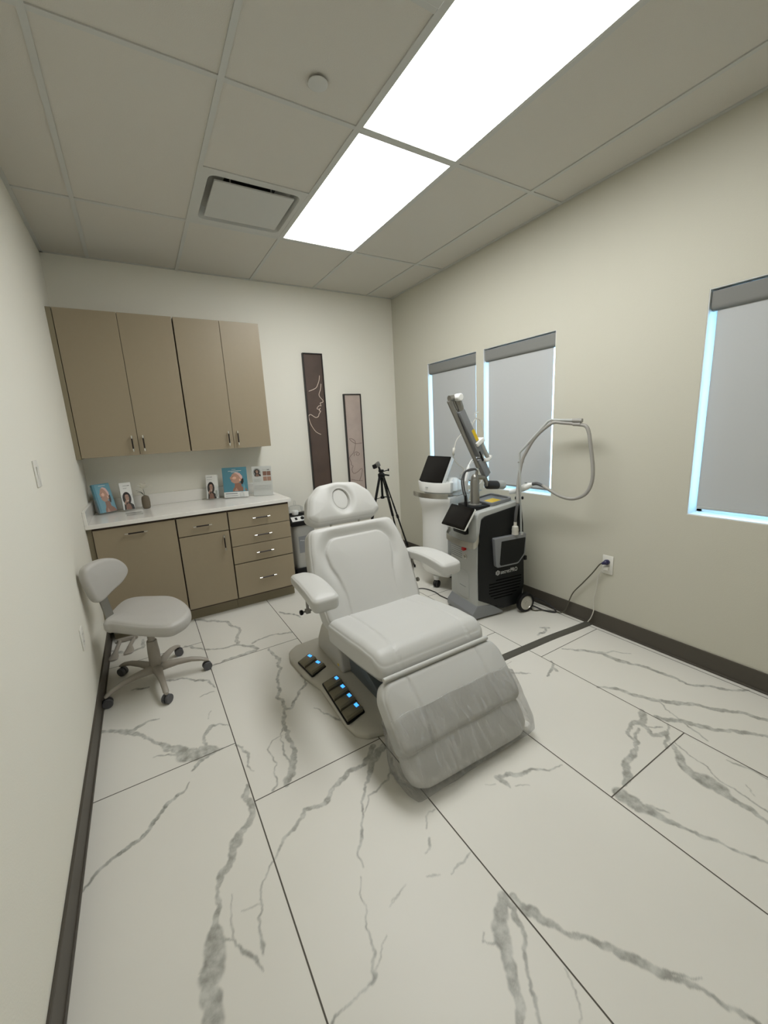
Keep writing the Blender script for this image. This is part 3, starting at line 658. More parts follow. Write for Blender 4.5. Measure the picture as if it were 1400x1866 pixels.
# foot pedals on the left of the platform
def quadpt(q, s, t): a = Vector(q[0]).lerp(Vector(q[3]), s); c = Vector(q[1]).lerp(Vector(q[2]), s); return a.lerp(c, t)
def pedals(q, n):
    b0 = B(); c4 = [quadpt(q, -.02, -.04), quadpt(q, -.02, 1.04), quadpt(q, 1.02, 1.04), quadpt(q, 1.02, -.04)]
    prism(b0, roundpoly([(p.x, p.y) for p in c4], .012, 4), .044, .0515); obj('pedal_tray', b0, M['black'], chair)
    for k in range(n):
        s0 = k / n + .012 / n; s1 = (k + 1) / n - .05 / n
        A = [quadpt(q, s0, 0.02), quadpt(q, s0, .98), quadpt(q, s1, .98), quadpt(q, s1, 0.02)]
        b1 = B(); pr = [(0, .050, .060), (.5, .052, .066), (1, .054, .074)]
        secs = []
        for s in (0, .08, .5, .9, 1):
            row = []
            h = .060 + .014 * s if 0 < s < 1 else .056 + .010 * s
            for tt in (0, .05, .5, .95, 1):
                p = A[0].lerp(A[3], s).lerp(A[1].lerp(A[2], s), tt); row.append((p.x, p.y, h + (-.003 if tt in (0, 1) else 0)))
            row += [(A[1].lerp(A[2], s).x, A[1].lerp(A[2], s).y, .047), (A[0].lerp(A[3], s).x, A[0].lerp(A[3], s).y, .047)]
            secs.append(row)
        loft(b1, secs); pd = obj('foot_pedal', b1, M['pedal'], chair, smooth=35)
        b2 = B(); tt0, tt1, ss0, ss1 = .74, .92, .20, .60
        P4 = []
        for (s, tt) in ((ss0, tt0), (ss0, tt1), (ss1, tt1), (ss1, tt0)):
            p = A[0].lerp(A[3], s).lerp(A[1].lerp(A[2], s), tt); P4.append((p.x, p.y, .0605 + .014 * s + .0008))
        t2 = bmesh.new(); vs = [t2.verts.new(p) for p in P4]; vs2 = [t2.verts.new((p[0], p[1], p[2] - .003)) for p in P4]
        t2.faces.new(vs); t2.faces.new(vs2[::-1])
        for i in range(4): t2.faces.new([vs[i], vs2[i], vs2[(i + 1) % 4], vs[(i + 1) % 4]])
        merge(b2, t2); obj('pedal_light', b2, M['pedalblue'], pd)
pedals([(-.443, -.858), (-.352, -.806), (-.318, -1.006), (-.424, -1.052)], 2)
pedals([(-.402, -1.160), (-.300, -1.132), (-.316, -1.500), (-.424, -1.528)], 4)
# pedestal fairing
T = basis((0, 0, 0), (0, 1, 0), (0, 0, 1), (1, 0, 0))
b = B()
prof = roundpoly([(-.74, .044), (-.765, .14), (-.83, .24), (-.91, .33), (-1.00, .385), (-1.13, .385), (-1.09, .28), (-1.115, .16), (-1.15, .044)], .03, 5)
prism(b, prof, X0 - .225, X0 + .225, .028, 4, T=T)
obj('pedestal_shroud', b, M['chairbase'], chair, smooth=45)
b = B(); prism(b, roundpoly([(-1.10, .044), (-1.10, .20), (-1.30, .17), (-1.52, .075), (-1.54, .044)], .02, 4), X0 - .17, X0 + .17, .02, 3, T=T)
obj('pedestal_front_shade', b, M['chairshade'], chair, smooth=45)  # block added where mostly shade lies under the seat, coloured as that shade
b = B()
for s in (-1, 1): prism(b, [(-1.00, .30), (-1.05, .35), (-1.42, .25), (-1.40, .20)], X0 + s * .12 - .015, X0 + s * .12 + .015, T=T)
for s in (-1, 1): prism(b, [(-1.40, .20), (-1.44, .22), (-1.36, .41), (-1.31, .41)], X0 + s * .12 - .015, X0 + s * .12 + .015, T=T)
box(b, X0 - .20, X0 + .20, -1.60, -1.10, .345, .365, .004)
obj('lift_arm', b, M['silver_d'], chair)
b = B(); box(b, -.010, .010, -.006, .006, 0, .001, T=basis((X0 - .2255, -1.085, .085), (0, -1, 0), (0, 0, 1), (-1, 0, 0))); obj('warning_label', b, M['yellow'], chair)
# seat
SEATP = yz_place(-1.19, .4465, -1, .115, -.0625)
so = roundpoly([(-.322, -.03), (-.326, .30), (-.318, .575), (.318, .575), (.326, .30), (.322, -.03)], [.07, .1, .055, .055, .1, .07], 8)
def seatfn(Q, d):
    g = np.zeros(len(Q))
    for s in (-1, 1):
        l = [(s * .185, -.05), (s * .195, .25), (s * .205, .42), (s * .205, .60)]
        g -= .0062 * np.exp(-(seg_dist(Q, l) / .0042) ** 2)
    g -= .0032 * np.exp(-((d - .010) / .003) ** 2)
    x = Q[:, 0]; v = Q[:, 1]
    g += .010 * (1 - np.exp(-(d / .10) ** 2)) - .006 * np.exp(-(x / .16) ** 2) * sm(.02, .2, d)
    g -= .050 * sm(.50, .60, v) ** 1.0 + .012 * sm(.36, .52, v)
    return g
b = B(); pad(b, so, .125, .046, SEATP, N=220, rings=60, fn=seatfn, Rb=.02); seat = obj('seat', b, M['leather'], chair, smooth=True)
b = B(); pad(b, [(x * .93, .02 + y * .93) for x, y in so], .035, .015, yz_place(-1.19, .4465, -1, .115, -.138), N=90, rings=10); obj('seat_shell', b, M['leather_under'], chair, smooth=40)
# valance rod between seat and leg rest
b = B(); tube(b, [(-.356, -1.797, .412), (.256, -1.797, .412)], .0105, 14); tube(b, [(-.350, -1.788, .396), (.252, -1.788, .396)], .010, 14); obj('hinge_trim', b, M['leather'], chair, smooth=50)
# backrest
BP = yz_place(-1.235, .42, .28, .5, -.055)
bo = roundpoly([(-.270, -.07), (-.322, .04), (-.336, .30), (-.318, .44), (-.288, .572), (.288, .572), (.318, .44), (.336, .30), (.322, .04), (.270, -.07)], [.03, .1, .2, .2, .060, .060, .2, .2, .1, .03], 8)
panel = roundpoly([(-.184, -.10), (-.170, .15), (-.186, .255), (-.212, .33), (-.222, .42), (-.175, .495), (.175, .495), (.222, .42), (.212, .33), (.186, .255), (.170, .15), (.184, -.10)], [.01, .2, .1, .1, .08, .09, .09, .08, .1, .1, .2, .01], 8)
def backfn(Q, d):
    dp = seg_dist(Q, panel + panel[:1]); ins = inside(Q, panel); v = Q[:, 1]
    k = .25 + .75 * sm(.10, .36, v)
    out = -.017 * k * np.exp(-(dp / .030) ** 2) + .006 * k * np.exp(-((dp - .065) / .03) ** 2)
    inn = -.0045 * np.exp(-(dp / .007) ** 2) - .004 * k + .006 * (1 - np.exp(-(dp / .08) ** 2))
    g = np.where(ins, inn, out)
    g -= .0032 * np.exp(-((d - .010) / .003) ** 2)
    return g
b = B(); pad(b, bo, .11, .034, BP, N=240, rings=80, centre=(0, .27), fn=backfn, Rb=.02); obj('backrest', b, M['leather'], chair, smooth=True)
# headrest with the face hole and its plug
HP = yz_place(-.90, .92, .28, .5, -.048)
ho = roundpoly([(-.200, .006), (-.262, .050), (-.222, .185), (-.135, .262), (0, .278), (.135, .262), (.222, .185), (.262, .050), (.200, .006)], [.045, .04, .09, .08, .2, .08, .09, .04, .045], 8)
hc = (-.004, .152)
def ell(Q): return np.hypot((Q[:, 0] - hc[0]) / .058, (Q[:, 1] - hc[1]) / .074)
def headfn(Q, d):
    e = ell(Q); dd = (e - 1) * .064
    g = np.where(e > 1, -.016 * np.exp(-(dd / .026) ** 2), -.016 - .034 * sm(0, -.008, dd) * 1.0)
    g += .010 * (1 - np.exp(-(d / .06) ** 2)) - .0022 * np.exp(-((d - .010) / .003) ** 2)
    return g
b = B(); pad(b, ho, .10, .040, HP, N=240, rings=90, centre=hc, fn=headfn, Rb=.022); head = obj('headrest', b, M['leather'], chair, smooth=True)
b = B(); pad(b, [(hc[0] + .0545 * math.cos(a), hc[1] + .0705 * math.sin(a)) for a in np.linspace(0, 2 * PI, 48, endpoint=False)], .056, .012, yz_place(-.90, .92, .28, .5, -.044), N=80, rings=24); obj('face_hole_plug', b, M['leather'], head, smooth=True)
for s in (-1, 1):
    b = B(); tube(b, [HP(s * .10, -.07, -.01), HP(s * .10, .06, -.01)], .008, 12); obj('headrest_rod', b, M['silver'], chair, smooth=50)
# leg rest
CP = yz_place(-1.81, .40, -.17, -.20, -.045)
co_ = roundpoly([(-.318, -.014), (-.352, .05), (-.350, .290), (.350, .290), (.352, .05), (.318, -.014)], [.06, .1, .05, .05, .1, .06], 8)
def calffn(Q, d):
    g = np.zeros(len(Q))
    for s in (-1, 1): g -= .0058 * np.exp(-(seg_dist(Q, [(s * .205, -.05), (s * .20, .12), (s * .205, .32)]) / .0045) ** 2)
    g -= .0032 * np.exp(-((d - .010) / .003) ** 2); g += .010 * (1 - np.exp(-(d / .08) ** 2)); return g
b = B(); pad(b, co_, .09, .034, CP, N=220, rings=50, fn=calffn, Rb=.02); obj('leg_rest', b, M['leather'], chair, smooth=True)
# foot cushion: a bolster below the leg rest
def boly(u):
    t = (u + .34) / .68
    return Vector((X0 + u, -1.955 - .010 * t, .108 - .012 * t))
b = B(); secs = []
for k in range(41):
    s = -1 + 2 * k / 40; u = .335 * s; e = (1 - abs(s) ** 9) ** .5 if abs(s) < 1 else 0.0
    e = max(e, .18); c = boly(u); A, Bn = .108 * (.55 + .45 * e), .062 * (.25 + .75 * e)
    A *= 1 if e > .9 else e ** .3
    row = []
    for j in range(40):
        a = 2 * PI * j / 40; ca, sa = math.cos(a), math.sin(a)
        p = math.copysign(abs(ca) ** .8, ca) * A; q = math.copysign(abs(sa) ** .8, sa) * Bn
        row.append((c.x, c.y - .60 * p - .80 * q * -1 * -1, c.z - .80 * p * 1 + .60 * q))
    secs.append(row)
loft(b, secs); obj('foot_bolster', b, M['leather'], chair, smooth=True)
# arm rests
for s, nm in ((-1, 'l'), (1, 'r')):
    cx = X0 + s * .398
    def AP(u, v, h, cx=cx, s=s):
        t = v / .465; arch = .030 * (1 - (2 * t - 1) ** 2) - .022
        tap = 1 - .30 * max(0, (.35 - t) / .35) ** 1.5
        return Vector((cx + u * tap - s * .012 * (1 - t), -.965 - v, .668 + arch + h * (.75 + .25 * t)))
    ao = roundpoly([(-.062, 0), (-.072, .28), (-.072, .465), (.072, .465), (.072, .28), (.062, 0)], [.05, .2, .035, .035, .2, .05], 8)
    b = B(); pad(b, ao, .072, .018, AP, N=160, rings=30, fn=lambda Q, d: .006 * (1 - np.exp(-(d / .03) ** 2)) - .0018 * np.exp(-((d - .007) / .0025) ** 2), Rb=.022); arm = obj('armrest', b, M['leather'], chair, smooth=True)
    b = B(); kx = X0 + s * .372
    tube(b, [(kx, -1.05, .63), (kx, -1.05, .455)], .008, 12); tube(b, [(kx + s * .032, -1.05, .468), (X0 + s * .27, -1.05, .468)], .006, 12); box(b, kx - .014, kx + .014, -1.064, -1.036, .455, .48, .003)
    br = obj('armrest_bracket', b, M['silver_d'], arm, smooth=40)
    b = B(); lathe(b, [(.012, 0), (.015, .004), (.015, .014), (.010, .018)], 20, T=frame((kx + s * .030, -1.05, .468), 0, 0, s * PI / 2)); obj('clamp_knob', b, M['black'] if s < 0 else M['silver_d'], arm, smooth=40)
# clear plastic wrap around the leg rest end and foot bolster
def wrap():
    n0 = [(CP(0, .135, .045 + .012)), (CP(0, .24, .045 + .014)), (CP(0, .29, .045 + .004))]
    pts = [(p.y, p.z) for p in n0] + [(-2.070, .085), (-2.062, .032), (-2.03, .010), (-1.93, .008), (-1.86, .035), (-1.83, .10), (-1.82, .20), (-1.79, .27)]
    P = catmull([(0, y, z) for y, z in pts], 7)
    t = bmesh.new(); NU = 56; secs = []
    for i in range(NU + 1):
        s = -1 + 2 * i / NU; u = .356 * s
        pinch = 0.0 if abs(s) < .92 else (abs(s) - .92) / .08
        row = []
        for j, p in enumerate(P):
            c = Vector((0, -1.95, .13)); q = Vector(p); q = q.lerp(Vector((0, q.y * .6 + c.y * .4, q.z * .6 + c.z * .4)), pinch * .55)
            f = noise.noise(Vector((u * 9, q.y * 14, q.z * 14))) * .010 + noise.noise(Vector((u * 26, q.y * 9 + 5, q.z * 9))) * .005
            if q.z < .05: f *= .3
            d = (Vector((0, q.y, q.z)) - c).normalized()
            row.append((X0 + u + pinch * .0, q.y + d.y * f, max(.004, q.z + d.z * f)))
        secs.append([t.verts.new(r) for r in row])
    for a, bb in zip(secs, secs[1:]):
        for k in range(len(a) - 1): t.faces.new([a[k], a[k + 1], bb[k + 1], bb[k]])
    for e in (secs[0], secs[-1]): t.faces.new(e)
    return t
obj('plastic_wrap', wrap(), M['plastic'], chair, smooth=True)
b = B()   # folded hem edges of the wrap
hp = [CP(u, .135 + .004 * math.sin(u * 30), .059) for u in np.linspace(-.36, .36, 24)]
tube(b, hp, .0011, 6)
obj('wrap_hem', b, M['plastic'], chair)
def smoothloop(p, n=6):
    P = [(a[0], a[1], 0) for a in p]; q = catmull([P[-1]] + P + [P[0], P[1]], n); return [(v.x, v.y) for v in q[n:-n - 0][:len(P) * n]]
# ------------------------------------------------------------------ STOOL
stool = thing('rolling_stool', 'light grey low-back rolling stool against the left wall', 'stool', (-1.215, -.44, 0))
SC_ = (-1.208, -.442)
seatpts = [(-1.432, -.458), (-1.392, -.280), (-1.340, -.160), (-1.262, -.140), (-1.163, -.199), (-1.064, -.282), (-1.007, -.42), (-.984, -.585), (-1.006, -.685), (-1.066, -.748), (-1.124, -.758), (-1.207, -.70), (-1.320, -.585), (-1.391, -.50)]
SPL = lambda u, v, h: Vector((u, v, .435 + h))
def stoolfn(Q, d): return .012 * (1 - np.exp(-(d / .07) ** 2)) - .002 * np.exp(-((d - .008) / .003) ** 2) - .006 * np.exp(-(np.hypot(Q[:, 0] + 1.22, Q[:, 1] + .42) / .09) ** 2)
b = B(); pad(b, resample(smoothloop(seatpts), 160), .085, .026, SPL, N=180, rings=40, fn=stoolfn, Rb=.045); obj('seat', b, M['stoolpad'], stool, smooth=True)
b = B(); pad(b, [(SC_[0] + (x - SC_[0]) * .62, SC_[1] + (y - SC_[1]) * .62) for x, y in seatpts], .02, .008, lambda u, v, h: Vector((u, v, .388 + h)), N=80, rings=8); obj('seat_plate', b, M['stoolbase'], stool, smooth=40)
# backrest: local plane u along wall-ish direction 50deg, z up
a50 = math.radians(50); ux, uy = math.cos(a50), math.sin(a50); nx_, ny_ = math.sin(a50), -math.cos(a50)
def SBP(u, v, h):
    c = -.9 * u * u + .05 * (v - .70)
    return Vector((-1.385 + ux * u + nx_ * (h - .028 - c * .25), -.385 + uy * u + ny_ * (h - .028 - c * .25), v))
bkp = smoothloop([(-.124, .755), (-.098, .805), (-.005, .818), (.095, .796), (.158, .742), (.172, .685), (.122, .636), (.031, .604), (-.045, .578), (-.085, .600), (-.116, .69)])
b = B(); pad(b, bkp, .056, .020, SBP, N=160, rings=36, fn=lambda Q, d: .008 * (1 - np.exp(-(d / .05) ** 2)), Rb=.022); obj('backrest', b, M['stoolpad'], stool, smooth=True)
b = B()
brk = [(-1.415, -.395, .69), (-1.415, -.40, .60), (-1.402, -.405, .50), (-1.385, -.41, .40), (-1.35, -.42, .375), (-1.25, -.44, .375)]
secs = []
for i, p in enumerate(catmull(brk, 6)):
    d = Vector((ux, uy, 0)) * .026; nn = Vector((nx_, ny_, 0)) * .005 if p.z > .40 else Vector((0, 0, .005))
    secs.append([p - d - nn, p + d - nn, p + d + nn, p - d + nn])
loft(b, secs); obj('back_bracket', b, M['silver_d'], stool)
hx, hy = -1.215, -.44
b = B(); tube(b, [(hx, hy, .27), (hx, hy, .39)], .020, 20); obj('gas_lift', b, M['stoolbase'], stool, smooth=40)
b = B(); lathe(b, [(.034, .085), (.033, .20), (.0285, .272), (.0275, .276), (.021, .276)], 32, T=frame((hx, hy, 0))); col_ = obj('lift_cover', b, M['stoolbase'], stool, smooth=40)
for ang in (205, 277, 349, 61, 133):
    a = math.radians(ang); dx_, dy_ = math.cos(a), math.sin(a)
    secs = []
    for r, z, w, h in ((.01, .088, .030, .040), (.05, .092, .027, .036), (.12, .098, .021, .028), (.20, .095, .017, .022), (.255, .082, .016, .018), (.283, .070, .016, .016), (.298, .064, .010, .010)):
        row = []
        for j in range(14):
            t = 2 * PI * j / 14; row.append((hx + dx_ * r - dy_ * math.cos(t) * w, hy + dy_ * r + dx_ * math.cos(t) * w, z + math.sin(t) * h * .7))
        secs.append(row)
    b = B(); loft(b, secs); leg = obj('leg', b, M['stoolbase'], stool, smooth=50)
    caster(leg, hx + dx_ * .285, hy + dy_ * .285, a + random.uniform(-1.2, 1.2), R=.027, z_top=.068)
# pale two-legged stand tucked behind the stool
t = thing('stand_base', 'pale grey two-footed stand base on the floor behind the stool', 'stand', (-1.44, .12, 0))
b = B()
for (f0, f1, m1) in (((-1.478, .005), (-1.440, .29), (-1.462, .12)), ((-1.385, .045), (-1.345, .30), (-1.375, .16))):
    secs = []
    for (x, y), w, h in ((f0, .020, .010), ((f0[0] + .001, f0[1] + .012), .032, .014), ((f0[0] + .006, f0[1] + .04), .030, .018), (m1, .014, .022), (f1, .012, .024)):
        secs.append([(x + math.cos(q) * w, y + math.sin(q) * .001, max(.0, h / 2 + .002 + math.sin(q) * h / 2)) for q in [2 * PI * k / 12 for k in range(12)]])
    loft(b, secs)
obj('foot', b, M['stoolbase'], t, smooth=50)
b = B(); box(b, -1.46, -1.325, .275, .305, .004, .030, .005); obj('crossbar', b, M['stoolbase'], t)
# ------------------------------------------------------------------ LASER MACHINE (front faces -x)
MR = math.radians(-8)
laser = thing('laser_machine', 'grey and black wheeled laser machine with an articulated arm, beside the window wall', 'laser machine', (1.07, -.90, 0), MR)
TM = frame((.88, -1.05, 0), MR)          # local x back, y away from camera, z up
TS = TM @ basis((0, 0, 0), (1, 0, 0), (0, 0, 1), (0, -1, 0))     # side plane: (u, z), h towards camera
TF = TM @ basis((0.03, 0, 0), (0, 1, 0), (0, 0, 1), (-1, 0, 0))  # front plane: (w, z), h out of the front
TF_ = TF
prof = roundpoly([(.03, .10), (.03, .800), (.055, .838), (.40, .885), (.452, .86), (.475, .40), (.478, .10)], [.01, .03, .02, .03, .05, .1, .02], 6)
b = B(); prism(b, prof, -.356, -.004, .022, 4, T=TS); obj('body', b, M['mgrey'], laser, smooth=40)
blk = roundpoly([(.042, .160), (.038, .40), (.042, .585), (.070, .790), (.10, .806), (.435, .858), (.458, .70), (.476, .22), (.44, .055), (.27, .048)], [.01, .1, .1, .03, .02, .02, .1, .05, .03, .03], 6)
for h0, h1 in ((-.010, .006), (-.366, -.350)):
    b = B(); prism(b, blk, h0, h1, .005, 3, T=TS); sp = obj('side_panel', b, M['mblack'], laser, smooth=40)
    if h0 > -.1: side = sp
b = B()
for k, (ua, ub) in enumerate(((.20, .445), (.135, .445), (.135, .44), (.135, .435), (.135, .43), (.15, .40), (.18, .36))):
    z = .292 - k * .024 ; box(b, ua, ub, z - .005, z + .005, .0055, .0068, .002, T=TS)
obj('vent_slot', b, M['mslot'], side)
b = B()   # base skirt
prism(b, roundpoly([(-.015, .012), (-.015, .060), (.03, .115), (.16, .10), (.27, .030), (.27, .012)], .012, 4), -.355, .004, .012, 3, T=TS); obj('base_skirt', b, M['mgrey2'], laser, smooth=40)
# pocket for the hand tool on the side
b = B()
po = roundpoly([(.160, .636), (.178, .404), (.385, .404), (.452, .470), (.458, .636)], [.01, .03, .04, .03, .01], 5)
prism(b, po, .002, .040, .006, 2, T=TS); pk = obj('side_pocket', b, M['mgrey2'], laser, smooth=40)
b = B(); prism(b, roundpoly([(.222, .606), (.206, .418), (.380, .418), (.436, .478), (.448, .606)], [.006, .02, .04, .03, .006], 5), .038, .0415, T=TS); obj('pocket_panel', b, M['mblack'], pk)
# writing and mark
def text_bm(body, size, T, align='LEFT', ext=.0005):
    cu = bpy.data.curves.new('lettering', 'FONT'); cu.body = body; cu.size = size; cu.extrude = ext; cu.align_x = align; cu.resolution_u = 3
    o = bpy.data.objects.new('lettering', cu); COL.objects.link(o)
    dg = bpy.context.evaluated_depsgraph_get(); me = bpy.data.meshes.new_from_object(o.evaluated_get(dg)); t = bmesh.new(); t.from_mesh(me)
    bpy.data.objects.remove(o); bpy.data.meshes.remove(me); bpy.data.curves.remove(cu)
    t.transform(T); return t
def fit_text(body, x0, x1, y0, size, ext):
    t = text_bm(body, size, Matrix.Identity(4), ext=ext); xs_ = [v.co.x for v in t.verts]; k = (x1 - x0) / (max(xs_) - min(xs_)); t.transform(Matrix.Translation((x0 - min(xs_) * k, y0, .0072)) @ Matrix.Diagonal((k, 1, 1, 1))); t.transform(TS); return t
tb = fit_text('secret', .243, .332, .336, .047, .0006); t2 = fit_text('PRO', .338, .403, .336, .047, .0010)
merge(tb, t2); obj('lettering', tb, M['logo'], side)
b = B()
for rr_, r0 in ((.018, .003), (.009, .0028)):
    hx_ = [(.215 + rr_ * math.cos(k * PI / 3 + PI / 6), .351 + rr_ * math.sin(k * PI / 3 + PI / 6), .0075) for k in range(7)]; tube(b, hx_, r0, 6, T=TS)
obj('hexagon_mark', b, M['logo'], side)
# big rear wheels + small front casters
for h in (.052, -.40):
    b = B(); R = .078
    Tw = TS @ Matrix.Translation((.448, R, h))
    lathe(b, [(.052, -.016), (.072, -.018), (R, -.012), (R, .012), (.072, .018), (.056, .018), (.054, .012)], 40, T=Tw); wh = obj('wheel', b, M['black'], laser, smooth=40)
    b = B(); lathe(b, [(.0565, .010), (.0565, .018), (.050, .0195), (.048, .015), (.012, .012), (.010, .018), (.003, .018)], 40, T=Tw); lathe(b, [(.0565, -.010), (.0565, -.018), (.003, -.016)], 40, T=Tw); obj('wheel_hub', b, M['silver'], wh, smooth=30)
for w_ in (.06, .30):
    p = TM @ Vector((.06, w_, 0)); caster(laser, p.x, p.y, MR, R=.022, z_top=.05)
b = B(); box(b, .476, .500, .405, .44, -.03, .006, .004, T=TS); obj('rear_latch', b, M['black'], laser)
# front details
b = B()
path = [(.052, .735, -.040), (.020, .690, -.030), (-.012, .650, -.005), (-.012, .612, .022), (.012, .606, .045), (.16, .602, .062), (.33, .606, .045), (.372, .62, .020), (.372, .65, -.005), (.340, .70, -.030)]
secs = []
for i, p in enumerate(catmull(path, 6)):
    tt = abs(i / (len(path) * 6 - 6) - .5) * 2
    hh = .030 if tt < .6 else .022
    wv = Vector((.0, .0, .003)) if tt < .75 else Vector((.003, 0, .003))
    secs.append([p - wv + Vector((0, -hh, 0)), p + wv + Vector((0, -hh, 0)), p + wv + Vector((0, hh * .6, 0)), p - wv + Vector((0, hh * .6, 0))])
loft(b, secs, T=TF_); obj('front_handle', b, M['silver'], laser, smooth=40)
b = B(); prism(b, roundpoly([(.10, .655), (.27, .655), (.25, .80), (.12, .80)], .02, 5), -.02, .035, .01, 2, T=TF_); obj('screen_mount', b, M['mblack'], laser, smooth=40)
b = B()
for k in range(7): box(b, .195, .345, .548 - k * .0165 - .003, .548 - k * .0165 + .003, -.001, .002, .001, T=TF_)
obj('front_grille', b, M['mgrey2'], laser)
b = B(); lathe(b, [(.016, 0), (.016, .004), (.010, .005), (.010, .010), (.017, .012), (.017, .022), (.014, .026)], 24, T=TF_ @ Matrix.Translation((.150, .538, 0))); obj('stop_button', b, M['red'], laser, smooth=30)
b = B(); lathe(b, [(.010, 0), (.010, .008), (.008, .010)], 20, T=TF_ @ Matrix.Translation((.108, .576, 0))); obj('indicator_button', b, M['red'], laser, smooth=30)
b = B(); lathe(b, [(.018, 0), (.018, .006), (.011, .010), (.011, .022), (.009, .024)], 24, T=TF_ @ Matrix.Translation((.145, .474, 0))); obj('key_switch', b, M['silver'], laser, smooth=30)
b = B(); prism(b, roundpoly([(.10, .135), (.10, .33), (.15, .36), (.27, .36), (.27, .135)], [.02, .04, .04, .02, .02], 5), -.002, .0045, .004, 2, T=TF_); lp = obj('lower_panel', b, M['mgrey'], laser, smooth=40)
b = B(); box(b, .14, .225, .222, .226, .0045, .0052, T=TF_); obj('lettering', b, M['logo_d'], lp)
# top deck
b = B(); prism(b, roundpoly([(.055, .065), (.055, .285), (.205, .285), (.205, .065)], .015, 4), .842, .870, .004, 2, T=TM); obj('deck_plate', b, M['mblack'], laser, smooth=40)
b = B()
TD = TM @ frame((.20, 0, .861), 0, 0, -math.atan2(.047, .345))
pl = roundpoly([(-.0, .05), (-.0, .31), (.20, .31), (.20, .05)], .03, 5); pin = roundpoly([(.014, .064), (.014, .296), (.186, .296), (.186, .064)], .02, 5)
loft(b, [[(x, y, 0) for x, y in pl], [(x, y, .022) for x, y in pl], [(x, y, .022) for x, y in pin], [(x, y, .010) for x, y in pin]], T=TD, cap=True); obj('tray_rim', b, M['mgrey2'], laser, smooth=40)
b = B(); box(b, .045, .13, .10, .20, .0105, .0115, T=TD); obj('warning_label', b, M['yellow'], laser)
# touch screen
def screen(parent, c, yaw, tilt, roll, W, Hh, th=.018, bez=.016, m1='mwhite'):
    n = Vector((math.cos(yaw) * math.cos(tilt), math.sin(yaw) * math.cos(tilt), math.sin(tilt))); r = Vector((-math.sin(yaw), math.cos(yaw), 0)); u_ = n.cross(r)
    r2 = r * math.cos(roll) + u_ * math.sin(roll); u2 = -r * math.sin(roll) + u_ * math.cos(roll)
    Ts = basis(c, r2, u2, n)
    b = B(); prism(b, roundpoly([(-W / 2, -Hh / 2), (W / 2, -Hh / 2), (W / 2, Hh / 2), (-W / 2, Hh / 2)], .010, 5), -th, -.002, .004, 2, T=Ts); s = obj('touch_screen', b, M[m1], parent, smooth=40)
    b = B(); prism(b, roundpoly([(-W / 2 + .001, -Hh / 2 + .001), (W / 2 - .001, -Hh / 2 + .001), (W / 2 - .001, Hh / 2 - .001), (-W / 2 + .001, Hh / 2 - .001)], .009, 5), -.003, 0, T=Ts); obj('glass', b, M['screen'], s)
    b = B(); box(b, -W / 2 + bez, W / 2 - bez, -Hh / 2 + bez, Hh / 2 - bez, -.001, .0006, T=Ts); obj('display', b, M['screen2'], s)
    return Ts
Ts = screen(laser, (.852, -.912, .803), 3.121, .617, -.019, .266, .178, .020, .022)
b = B(); tube(b, [Ts @ Vector((0, -.02, -.018)), TM @ Vector((.05, .18, .76))], .022, 14); obj('screen_arm', b, M['mblack'], laser, smooth=40)
# articulated arm: column, joints, twin tubes, hand piece
cxl, cyl = 1.034, -.907
b = B(); lathe(b, [(.052, .862), (.050, .872), (.034, .878), (.033, 1.056), (.030, 1.064), (.026, 1.066)], 32, T=frame((cxl, cyl, 0))); column = obj('arm_column', b, M['silver_d'], laser, smooth=35)
b = B(); lathe(b, [(.028, 1.064), (.028, 1.078), (.022, 1.09), (.012, 1.10)], 28, T=frame((cxl, cyl, 0)))
tube(b, [(cxl, cyl, 1.082), (cxl + .085, cyl - .01, 1.066)], .017, 16); tube(b, [(cxl + .018, cyl, 1.085), (cxl + .024, cyl, 1.128)], .011, 14)
obj('arm_joint', b, M['silver_d'], column, smooth=40)
yA = cyl
def A2(x, z, y=0.0): return Vector((x, yA + y, z))
b = B()   # main grey channel
d = Vector((.51, 0, -.86)).normalized(); nrm = Vector((-d.z, 0, d.x))
TA = basis(A2(.888, 1.569), d, nrm, d.cross(nrm)); Lm = .385
box(b, 0, Lm, -.028, .031, -.030, .030, .010, T=TA); obj('arm_channel', b, M['mgrey2'], laser, smooth=40)
b = B(); tube(b, [A2(.800, 1.640, .005), A2(.852, 1.548, .005), A2(.945, 1.375, .005), A2(1.035, 1.218, .005), A2(1.075, 1.150, .005)], [.018, .018, .014, .014, .018], 16); obj('arm_tube', b, M['silver_d'], laser, smooth=40)
b = B(); tube(b, [A2(.865, 1.655), A2(.892, 1.600), A2(.905, 1.56)], [.026, .028, .026], 14); tube(b, [A2(.835, 1.64), A2(.870, 1.575)], .008, 10); tube(b, [A2(.797, 1.655), A2(.87, 1.662)], .020, 16); obj('upper_elbow', b, M['silver_d'], laser, smooth=40)
b = B(); lathe(b, [(.004, -.03), (.024, -.03), (.026, -.02), (.026, .02), (.020, .026)], 24, T=frame(A2(.858, 1.660, -.03), 0, PI / 2)); obj('elbow_cap', b, M['mwhite'], laser, smooth=40)
b = B(); box(b, .170, .262, .002, .030, .0290, .0305, .0005, T=TA); obj('warning_label', b, M['yellow'], laser)
b = B(); box(b, .268, .300, -.014, .070, -.034, .046, .006, T=TA); obj('clip', b, M['mwhite'], laser, smooth=40)
b = B(); tube(b, [A2(1.070, 1.345, -.02), A2(1.140, 1.232, -.02), A2(1.146, 1.222, -.02)], [.017, .017, .015], 16); hpz = obj('laser_handpiece', b, M['mgrey'], laser, smooth=40)
b = B(); tube(b, [A2(1.105, 1.205, -.02), A2(1.14, 1.200, -.02), A2(1.168, 1.215, -.02), A2(1.176, 1.232, -.02)], [.014, .018, .018, .014], 14, sm=4); obj('handpiece_tip', b, M['mwhite'], hpz, smooth=40)
